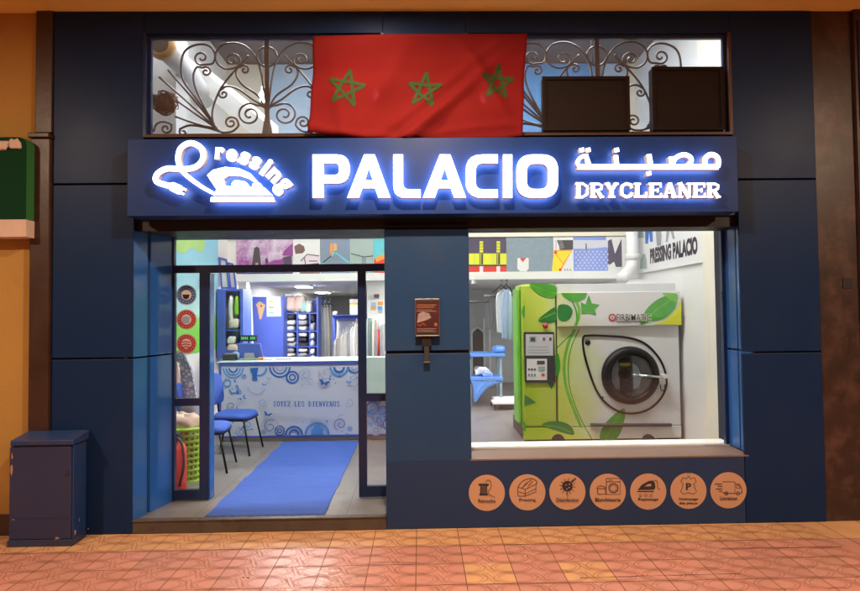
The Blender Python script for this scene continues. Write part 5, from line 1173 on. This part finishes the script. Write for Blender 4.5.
# ================================================================== LEFT CORNER BEHIND THE SIDELIGHT
fe = thing('fire_extinguisher', (P(178, 480, .78).x, .78, FL), 'red fire extinguisher with black hose standing behind the left sidelight', 'extinguisher')
ex_ = fe.location; m = MB(); m.lathe([(.0, .0), (.07, 0), (.075, .015), (.075, .36), (.06, .41), (.025, .44), (.022, .47), (0, .47)], lambda x, y, d: Vector((ex_.x+x, ex_.y+y, FL+d)), 'red', 28); m.build('cylinder', fe)
m = MB(); m.box((ex_.x-.02, ex_.y-.05, FL+.471), (ex_.x+.02, ex_.y+.03, FL+.52), 'soft_black'); m.build('valve', fe)
MB().tube([(ex_.x, ex_.y-.04, FL+.49), (ex_.x+.07, ex_.y-.09, FL+.44), (ex_.x+.09, ex_.y-.09, FL+.25), (ex_.x+.05, ex_.y-.085, FL+.06)], .012, 'soft_black', 8, smooth=5).build('hose', fe)
q = P(187, 470, 1.12); lbk = thing('laundry_basket', (q.x, q.y, FL), 'tall lime green perforated laundry basket behind the left sidelight', 'basket')
m = MB(); hB = .50; nz, na = 9, 22
def bp_(k, i): 
    r = .115+.04*k/nz; a = 2*math.pi*i/na; return Vector((q.x+r*1.15*math.cos(a), q.y+r*math.sin(a), FL+hB*k/nz))
for k in range(nz+1): m.tube([bp_(k, i) for i in range(na)], .019 if 0 < k < nz else .022, 'basket_green', 6, True)
for i in range(na): m.tube([bp_(k, i+(.0 if k % 2 else .0)) for k in range(nz+1)], .015, 'basket_green', 5)
m.prism([circ(q.x, q.y, .11, 22)], lambda u, v, d: Vector((u, v, FL+d)), .004, .02, 'basket_green')
m.build('wall', lbk)
tag(MB().lump((q.x, q.y, FL+.26), .2, .18, .44, 'cloth_grey', 3, .1).build('laundry_pile'), 'pale linen stuffed inside the lime green basket', 'laundry')
tag(MB().lump((q.x-.02, q.y-.02, FL+.55), .26, .22, .16, 'cloth_peach', 7, .2).build('laundry_pile'), 'peach and white linen heaped on top of the basket', 'laundry')
pb = thing('ironing_board', (P(186, 440, 1.45).x, 1.45, FL), 'folded ironing board with patterned grey and blue cover leaning on the left wall', 'ironing board')
m = MB(); A = [P(*c, 1.45) for c in ((175, 352), (183, 350), (192, 368), (199, 404), (200, 412), (182, 412), (175, 398))]
m.prism([[(p.x, p.z) for p in A]], lambda u, v, d: Vector((u, 1.45-d, v)), 0, .035, 'pattern_cloth'); m.build('cover', pb, .01)
MB().tube([P(180, 405, 1.46), P(184, 486, 1.46)], .012, 'steel', 8).build('leg', pb); MB().tube([P(196, 408, 1.46), P(188, 486, 1.46)], .012, 'steel', 8).build('leg', pb)
m = MB(); c = P(190, 414, 1.32); m.lump(c, .22, .12, .26, 'slate', 9, .18); tag(m.build('folded_garment'), 'dark blue garment hanging low in front of the patterned ironing board', 'garment')
m = MB(); c = P(178, 424, 1.28); m.lump(c, .12, .1, .22, 'cloth_cream', 19, .18); tag(m.build('cloth_bag'), 'beige cloth bag beside the fire extinguisher', 'bag')
m = MB(); c = P(177, 385, 1.4); m.lump(c, .06, .06, .42, 'cloth_peach', 21, .1); tag(m.build('rolled_cloth'), 'rolled pale pink cloth left of the ironing board', 'cloth')

# ================================================================== LEFT WALL CABINET AND FRAMES
cY = 3.42; a, b = P(217.5, 358.5, cY), P(243, 289, cY)
wc = thing('wall_cabinet', ((a.x+b.x)/2, cY+.2, a.z), 'narrow open blue cabinet hung in the left corner behind the counter', 'cabinet')
m = MB(); pxm = (b.x-a.x)/25.5; dpt = .16
m.box((a.x, cY, a.z), (a.x+pxm*2, cY+.4, b.z), 'furn_blue'); m.box((b.x-pxm*3, cY, a.z), (b.x, cY+.4, b.z), 'furn_blue'); m.box((a.x+pxm*2, cY+dpt, a.z), (a.x+pxm*17, cY+.4, b.z), 'cloth_cream'); m.box((a.x+pxm*17, cY+dpt, a.z), (b.x-pxm*3, cY+.4, b.z), 'furn_blue')
m.box((a.x+pxm*2, cY, b.z-.03), (b.x-pxm*3, cY+dpt, b.z), 'furn_blue'); m.box((a.x+pxm*2, cY, a.z), (b.x-pxm*3, cY+dpt, a.z+.12), 'furn_blue'); m.build('carcass', wc)
bx('door', (a.x+.001, cY-.03, a.z), (a.x+pxm*8.5, cY-.002, b.z), 'furn_blue', wc, .003); bx('shelf', (a.x+pxm*2, cY+.02, P(230, 331, cY).z), (b.x-pxm*3, cY+dpt, P(230, 329.5, cY).z), 'furn_blue', wc)
for k, (px, py, sx, sz, c, lb) in enumerate(((234.5, 323.5, .14, .13, 'cloth_cream', 'cream cloth bundle on the shelf of the open blue cabinet'), (237.5, 306, .05, .26, 'lime', 'lime green packet standing in the open blue cabinet'), (231.5, 309, .05, .34, 'paper', 'white rolled sheet standing in the open blue cabinet'), (233.5, 348, .16, .10, 'cloth_peach', 'peach cloth bundle at the bottom of the open blue cabinet'), (232, 340, .10, .1, 'cloth_white', 'white cloth bundle low in the open blue cabinet'))):
    c_ = P(px, py, cY+.05); tag(MB().lump(c_, sx, .12, sz, c, 30+k, .12).build('cloth_bundle' if k not in (1, 2) else 'packet'), lb, 'bundle' if k not in (1, 2) else 'packet')
for k, (p0, p1, p2, p3, lb) in enumerate((((219, 257), (227, 259), (231, 289), (222, 289), 'leftmost of the blue edged frames leaning on the open cabinet'), ((227.5, 262), (233.5, 263.5), (237.5, 289), (231.5, 289), 'blue edged frame leaning right of another on the open cabinet'))):
    y = cY+.1+.04*k; t = thing('leaning_frame', P(*p3, y), lb, 'frame', 'blue edged frames on the open cabinet')
    A = [P(*p, y) for p in (p0, p1, p2, p3)]; cc = sum((Vector((p.x, p.z)) for p in A), Vector((0, 0)))/4
    out = [(p.x, p.z) for p in A]; inn = [(cc.x+(p[0]-cc.x)*.62, cc.y+(p[1]-cc.y)*.88) for p in out]
    MB().prism([out, inn], lambda u, v, d, y=y: Vector((u, y-d, v)), 0, .03, 'furn_blue').build('rim', t); MB().prism([inn], lambda u, v, d, y=y: Vector((u, y-d, v)), .004, .018, 'cloth_cream').build('board', t)

# ================================================================== BACK OF THE SHOP, LEFT
kY = 4.9; a, b = P(253, 362, kY), P(284, 296.5, kY)
cb = thing('tall_cupboard', ((a.x+b.x)/2, kY+.25, FL), 'tall plain blue cupboard behind the counter with papers on its door', 'cupboard')
bx('carcass', (a.x+.004, kY+.003, FL), (b.x-.004, kY+.5, b.z-.004), 'furn_blue', cb); bx('door', (a.x, kY-.022, FL+.05), (b.x-.01, kY, b.z), 'furn_blue', cb, .003)
f = onY(kY-.022, 240, 280, 9.533)
m = MB(); m.prism([[(152, 235), (185, 203), (205, 212), (242, 240), (232, 270), (216, 330), (205, 372), (186, 376), (178, 330), (168, 268)]], f, .001, .006, 'skin_tan'); tag(m.build('paper_cutout'), 'tan key shaped paper cut-out stuck on the blue cupboard', 'paper')
m = MB(); m.prism([[(252, 160), (388, 157), (392, 345), (256, 350)]], f, .001, .004, 'lav_paper'); o = m.build('price_list'); tag(o, 'pale price list with coloured bars pinned on the blue cupboard', 'notice')
m = MB(); m.lay = 8
for y, c in ((180, 'pink_white'), (205, 'yellow'), (262, 'orange'), (283, 'pink_white'), (312, 'teal')): m.rect(276, y-8, 322, y+8, f, c)
for k in range(8): m.rect(334, 180+k*18, 378, 183+k*18, f, 'cloth_grey')
m.build('print', o)
tag(MB().lump(P(269.5, 309, kY-.03), .02, .012, .02, 'plum', 2).build('pin') if False else MB().prism([circ(205, 248, 9, 12)], f, .007, .012, 'plum').build('pin'), 'dark round pin on the tan paper cut-out', 'pin')
def draped(name, pts, Y, th, c, label, cat, group=None, seed=0):   # a hanging cloth: outline in pixels on plane Y with folds
    rs = random.Random(seed); W = [P(*p, Y) for p in pts]; m = MB(); nV = 14
    # pts: left edge top->bottom then right edge bottom->top
    h = len(W)//2; Lf = catmull(W[:h], 5); Rt = catmull(W[h:][::-1], 5); n = min(len(Lf), len(Rt)); ph = rs.uniform(0, 6)
    for side in (-1, 1):
        V = []
        for i in range(n):
            for k in range(nV+1):
                s = k/nV; p = Lf[i].lerp(Rt[i], s); t_ = i/(n-1)
                bul = th*math.sin(math.pi*s)**.6+.25*th*(.2+t_)*math.sin(s*19+ph+2*t_)+.12*th*math.sin(s*41+ph)
                V.append(p+Vector((0, side*bul if side < 0 else bul*.6, 0)))
        m.add(V, [(i*(nV+1)+k, i*(nV+1)+k+1, (i+1)*(nV+1)+k+1, (i+1)*(nV+1)+k) for i in range(n-1) for k in range(nV)], c, True)
    o = m.build(name); tag(o, label, cat, group); return o
draped('wrapped_garment', [(246, 297), (246, 325), (245, 362), (253.5, 362), (253, 325), (252, 297)], 4.7, .05, 'plastic_wrap', 'garment in clear plastic hanging left of the blue cupboard', 'garment', None, 3)
# pigeonhole shelf
sY = 5.15; sx = lambda px: P(px, 330, sY).x; sz = lambda py: P(300, py, sY).z
sh = thing('laundry_shelf', (sx(301), sY+.25, FL), 'blue pigeonhole shelf packed with folded laundry beside the cupboard', 'shelf')
m = MB()
for p0, p1, top in ((283.5, 285, 294), (296.5, 298.3, 312), (309, 310.4, 313), (316.6, 318.3, 297)): m.box((sx(p0), sY, FL), (sx(p1), sY+.5, sz(top)), 'furn_blue')
m.box((sx(285), sY+.48, FL), (sx(316.6), sY+.5, sz(313)), 'furn_blue'); m.box((sx(309), sY+.30, sz(313)), (sx(316.6), sY+.32, sz(298)), 'furn_blue')
m.build('uprights', sh)
for py in (313, 331, 346.5, 361):
    bx('shelf_board', (sx(285)+.002, sY+.004, sz(py+1)), (sx(296.5)-.002, sY+.478, sz(py-.2)), 'furn_blue', sh); bx('shelf_board', (sx(298.3)+.002, sY+.004, sz(py+1)), (sx(309)-.002, sY+.478, sz(py-.2)), 'furn_blue', sh); bx('shelf_board', (sx(310.4)+.002, sY+.004, sz(py+1)), (sx(316.6)-.002, sY+.478, sz(py-.2)), 'furn_blue', sh)
for k, (px, py, w_, h_, c, lb) in enumerate(((291, 304.5, 15, 17, 'cloth_peach', 'large pale peach bundle on top of the blue shelf, left'), (301, 304, 12, 17, 'cloth_peach', 'rounded peach and white bundle on top of the blue shelf, middle'), (305.5, 307, 7, 13, 'cloth_teal', 'pale teal bundle on top of the blue shelf'), (310, 307.5, 6, 12, 'cloth_cream', 'cream bundle at the right of the shelf top'))):
    c_ = P(px, py, sY+.16); s_px = (P(px+1, py, sY).x-P(px, py, sY).x); tag(MB().lump(c_, w_*s_px, .34, h_*s_px, c, 50+k, .13).build('laundry_bundle'), lb, 'laundry', 'laundry bundles on top of the shelf')
rs = random.Random(12); cl = ['cloth_white', 'cloth_grey', 'cloth_cream', 'plastic_wrap', 'cloth_white', 'cloth_black']
cn = {'cloth_white': 'white', 'cloth_grey': 'grey', 'cloth_cream': 'cream', 'plastic_wrap': 'plastic wrapped', 'cloth_black': 'black'}
rows = [(313.6, 331, 'top'), (332, 346.5, 'middle'), (347.5, 361, 'bottom')]; cols = [(285, 296.5, 'left'), (298.3, 309, 'middle'), (310.4, 316.6, 'right')]
for (y0_, y1_, rn) in rows:
    for (x0_, x1_, cnm) in cols:
        n = 3 if cnm != 'right' else 2; hgt = (y1_-y0_)/n
        for k in range(n):
            if k == n-1 and rn == 'top' and cnm == 'left': c = 'cloth_black'
            else: c = rs.choice(cl)
            cc = P((x0_+x1_)/2+rs.uniform(-.4, .4), y1_-hgt*(k+.5)+.3, sY+.15)
            pos = ['lowest', 'second', 'highest'][k] if n == 3 else ['lower', 'upper'][k]
            tag(MB().lump(cc, (x1_-x0_)*.0168*rs.uniform(.82, .98), .30, hgt*.0172*rs.uniform(.8, 1.0), c, rs.randint(0, 9999), .10).build('folded_laundry'), f'{pos} {cn[c]} folded pile in the {rn} {cnm} pigeonhole', 'laundry', 'folded laundry in the pigeonholes')
# long garments on hangers beyond the shelf
def hanger(m, p, w_=.2, c='soft_black'):
    m.tube([p+Vector((0, 0, .10)), p+Vector((.015, 0, .12)), p+Vector((.02, 0, .09)), p+Vector((0, 0, .05))], .006, c, 5, smooth=3)
    m.tube([p+Vector((-w_, 0, -.06)), p+Vector((0, 0, .05)), p+Vector((w_, 0, -.06))], .010, c, 5)
for k, (px, c, lb) in enumerate(((320.5, 'cloth_grey', 'grey long garment hanging nearest the blue shelf'), (323, 'plastic_wrap', 'plastic covered long garment between two grey ones'), (326, 'cloth_cream', 'cream long garment in the middle of the hanging group'), (329, 'cloth_grey', 'grey long garment at the right of the hanging group'))):
    Y = 5.5+.12*k
    o = draped('hanging_garment', [(px-1.5, 305), (px-3, 325), (px-3, 362), (px+4, 362), (px+3.4, 325), (px+2, 305)], Y, .05, c, lb, 'garment', 'long garments hanging beside the shelf', 20+k)
    m = MB(); hanger(m, P(px, 304, Y), .07); m.build('hanger', o)
tag(MB().cyl((P(318.5, 301, 5.9).x, 5.0, P(318.5, 301, 5.4).z), (P(318.5, 301, 5.9).x+.1, 6.6, P(318.5, 301, 5.4).z), .012, 'steel', 8).build('hanging_rail'), 'steel rail holding the long garments beside the shelf', 'rail')
# blue rack with white garments
rY = 6.6; rk = thing('garment_rack', (P(345, 330, rY).x, rY, FL), 'blue framed garment rack with a white shelf top behind the counter', 'rack')
ra, rb = P(332.5, 316, rY), P(372, 316, rY)
m = MB(); m.box((ra.x, rY-.03, FL), (ra.x+.05, rY+.03, ra.z), 'furn_blue'); m.box((rb.x-.05, rY-.03, FL), (rb.x, rY+.03, ra.z), 'furn_blue'); m.box((ra.x+.05, rY-.03, ra.z-.06), (rb.x-.05, rY+.03, ra.z), 'furn_blue'); m.build('frame', rk)
bx('top_board', (ra.x-.01, rY-.2, ra.z+.001), (rb.x+.01, rY+.25, ra.z+.02), 'furn_blue', rk)
bx('back_panel', (ra.x+.051, rY+.2, FL+.3), (rb.x-.051, rY+.215, ra.z-.005), 'lav_paper', rk)
for k in range(8):
    px = 336+k*3.3; top = 339-k*2.5; Y = 6.0-.18*k
    c = ['cloth_white', 'cloth_cream', 'cloth_white', 'cloth_cream', 'cloth_grey', 'cloth_white', 'cloth_cream', 'cloth_grey'][k]
    nm = {'cloth_white': 'white', 'cloth_cream': 'cream', 'cloth_grey': 'grey'}[c]
    o = draped('hanging_shirt', [(px-.6, top), (px-2.6, top+9), (px-2.4, 363), (px+4.4, 363), (px+4.6, top+6), (px+1.6, top-1)], Y, .05, c,
               f'{nm} shirt, {["first", "second", "third", "fourth", "fifth", "sixth", "seventh", "eighth"][k]} from the left in the row before the blue rack', 'shirt', 'shirts hanging before the blue rack', 70+k)
    m = MB(); hanger(m, P(px, top+2.5, Y), .05, 'cloth_cream'); m.build('hanger', o)
bxo = thing('carton', (P(354, 315, rY).x, rY, ra.z+.02), 'white carton with yellow label standing on the blue rack', 'box')
a, b = P(349.8, 315.5, rY-.15), P(360, 299, rY-.15); bx('box', (a.x, rY-.15, ra.z+.021), (b.x, rY+.1, b.z), 'paper', bxo, .004); m = MB(); f = flat((a.x, rY-.1502, a.z), (1, 0, 0), (0, 0, 1)); hh = b.z-a.z; m.rect(.0, hh*.66, (b.x-a.x)*.75, hh*.78, f, 'yellow'); m.rect(.02, hh*.8, (b.x-a.x)*.5, hh*.95, f, 'pink_white'); m.build('label_print', bxo)
c_ = P(335.3, 314, rY-.1); tag(MB().lump((c_.x, c_.y, ra.z+.055), .09, .09, .07, 'cloth_peach', 4, .1).build('cloth_bundle'), 'small peach bundle at the left end of the blue rack', 'bundle')
# column with notices, seen through the right sidelight
nc = thing('notice_column', (P(378, 330, 4.3).x, 4.35, FL), 'pale greenish column with a meter and small notices behind the right sidelight', 'column')
a, b = P(366, 330, 4.3), P(396, 330, 4.3); bx('shaft', (a.x+.02, 4.3, FL), (b.x, 4.6, ZC-.001), 'white_wall', nc, .006)
f = onY(4.3, 310, 280, 9.533); m = MB(); m.prism([[(612, 136), (660, 136), (660, 172), (612, 172)]], f, .001, .04, 'taupe'); m.build('meter', nc)
m = MB(); m.rect(580, 212, 628, 250, f, 'print_soft'); m.rect(580, 250, 628, 285, f, 'skin_tan'); m.rect(646, 206, 695, 240, f, 'orange'); m.rect(646, 250, 690, 285, f, 'print_light'); m.rect(650, 285, 690, 315, f, 'print_soft'); m.build('notices', nc)
for k, (p0, p1, c, lb) in enumerate(((366, 372.5, 'sage', 'sage green garment behind the right sidelight'), (372, 378.5, 'cloth_cream', 'cream garment behind the right sidelight'), (376.5, 380.5, 'pink_white', 'garment with pink red stripe behind the right sidelight'), (380, 388, 'cloth_white', 'white garment beside the middle pillar, behind the right sidelight'))):
    o = draped('hanging_garment', [(p0+1, 318+2*k), (p0, 330), (p0, 366), (p1+.6, 366), (p1+.4, 330), (p1-.5, 318+2*k)], 4.05-.05*k, .05, c, lb, 'garment', 'garments behind the right sidelight', 90+k)
    if k == 2: t = MB(); t.tube([P(378.2, 330, 3.86), P(378.6, 364, 3.86)], .018, 'red', 6); t.build('stripe', o)

# ================================================================== BEHIND THE DISPLAY WINDOW, LEFT OF THE MACHINE
wt = thing('work_table', (P(488, 370, 5.2).x, 5.3, FL), 'two tiered bright blue work table seen left of the machine', 'table')
a, b = P(466, 357, 5.0), P(505, 353.5, 5.0); bx('table_top', (a.x, 5.0, a.z), (b.x, 5.6, b.z), 'table_blue', wt, .006)
c0_, c1_ = P(468, 381, 5.0), P(503, 377, 5.0); bx('lower_shelf', (c0_.x, 5.0, c0_.z), (c1_.x, 5.55, c1_.z), 'table_blue', wt, .006)
for px in (470, 501):
    for y in (5.06, 5.48): q_ = P(px, 360, 5.0).x; MB().box((q_-.02, y-.02, FL), (q_+.02, y+.02, a.z-.001), 'denim_grey').build('leg', wt)
draped('blue_cloth', [(472, 381), (473, 390), (474, 402), (477, 401), (488, 388), (503, 382)], 4.97, .03, 'table_blue', 'blue cloth hanging from the lower tier of the work table', 'cloth')
tag(MB().lump(P(482, 371, 5.25), .26, .25, .15, 'plastic_wrap', 61, .16).build('laundry_bag'), 'clear plastic bag of linen on the lower tier of the blue table', 'bag')
tag(MB().lump(P(487, 374, 5.15), .16, .2, .10, 'periwinkle', 62, .2).build('folded_cloth'), 'crumpled blue cloth on the lower tier of the blue table', 'cloth')
tag(MB().lump(P(499, 349.5, 5.2), .22, .25, .13, 'table_blue', 63, .12).build('folded_cloth'), 'blue folded cloth on top of the work table near the machine', 'cloth')
ss = thing('step_stool', (P(503, 405, 4.9).x, 5.0, FL), 'low white step stool on the floor beside the machine', 'stool')
a, b = P(495, 404, 4.85), P(520, 399, 4.85); bx('upper_step', (a.x, 4.95, a.z), (b.x, 5.2, b.z), 'white_paint', ss, .004); a2 = P(493, 409, 4.7); bx('lower_step', (a2.x, 4.7, FL+.10), (b.x, 4.94, FL+.14), 'white_paint', ss, .004)
for x in (a2.x+.03, b.x-.03):
    for y, z in ((4.73, FL+.099), (5.15, a.z-.001)): MB().box((x-.012, y-.012, FL), (x+.012, y+.012, z), 'soft_black').build('leg', ss)
gm = thing('arched_door', (P(477.5, 380, 8.2).x, 8.25, FL), 'dark pointed arch doorway in the grey partition wall', 'door')
D = P(478, 340, 8.24); k_ = (P(479, 340, 8.24)-P(478, 340, 8.24)).x
def arch(w_, h0, h1): return [(-w_, 0), (-w_, h0)]+[(-w_+w_*math.sin(R(9*i))**1.3*1.0, h0+(h1-h0)*(1-(1-math.sin(R(9*i)))**1.2)) for i in range(1, 10)]+[(0, h1)]+[(w_-w_*math.sin(R(9*i))**1.3, h0+(h1-h0)*(1-(1-math.sin(R(9*i)))**1.2)) for i in range(9, 0, -1)]+[(w_, h0), (w_, 0)]
fz = lambda u, v, d: Vector((D.x+u, 8.298-d, FL+.005+v))
MB().prism([arch(5.3*k_, 1.10, P(478, 329, 8.24).z-FL)], fz, .002, .03, 'door_wood').build('leaf', gm)
MB().prism([[(a_*1.25, b_*1.0+(.05 if b_ > .01 else 0)) for a_, b_ in arch(5.3*k_, 1.12, P(478, 329, 8.24).z-FL)], arch(5.4*k_, 1.10, P(478, 329, 8.24).z-FL+.012)[0:]], fz, .001, .05, 'panel_grey').build('surround', gm)
for k, (px, c, lb) in enumerate(((501, 'plastic_wrap', 'plastic covered shirt hanging left of the machine top'), (506, 'print_soft', 'pale blue shirt in plastic touching the machine side'))):
    o = draped('wrapped_shirt', [(px-2, 290), (px-5, 300), (px-4, 332+6*k), (px+6, 334+6*k), (px+6, 300), (px+3, 289)], 3.5-.1*k, .07, c, lb, 'shirt', 'shirts in plastic beside the machine', 110+k)
    m = MB(); hanger(m, P(px, 288, 3.5-.1*k), .12); m.build('hanger', o)
for k, (p0, p1, Y, lb) in enumerate((((462, 302), (489, 301), 4.6, 'short black rail under the mezzanine near the middle pillar'), ((484, 296), (528, 295), 4.3, 'long black rail under the mezzanine reaching the machine'))):
    tag(MB().cyl(P(*p0, Y), P(*p1, Y), .022, 'soft_black', 10).build('clothes_rail'), lb, 'rail', 'rails under the mezzanine')
m = MB(); c_ = P(474, 285.5, 4.1); m.box((c_.x-.03, 4.08, ZC-.08), (c_.x+.03, 4.14, ZC-.001), 'soft_black'); tag(m.build('ceiling_camera'), 'small black camera under the mezzanine near the middle pillar', 'camera')
draped('hanging_garment', [(486, 302), (484, 312), (486, 330), (493, 330), (494, 312), (491, 302)], 7.6, .04, 'cloth_grey', 'small dark grey garment hanging high beside the arched door', 'garment', None, 9)
m = MB(); a, b = P(704, 372, 1.9), P(709, 388, 1.9); 
ex2 = PX(707, 375, XRI-.05); m.box((XRI-.05, ex2.y-.02, ex2.z-.12), (XRI-.001, ex2.y+.03, ex2.z+.05), 'red'); tag(m.build('red_box'), 'small red box fixed low on the right wall beside the machine', 'box')
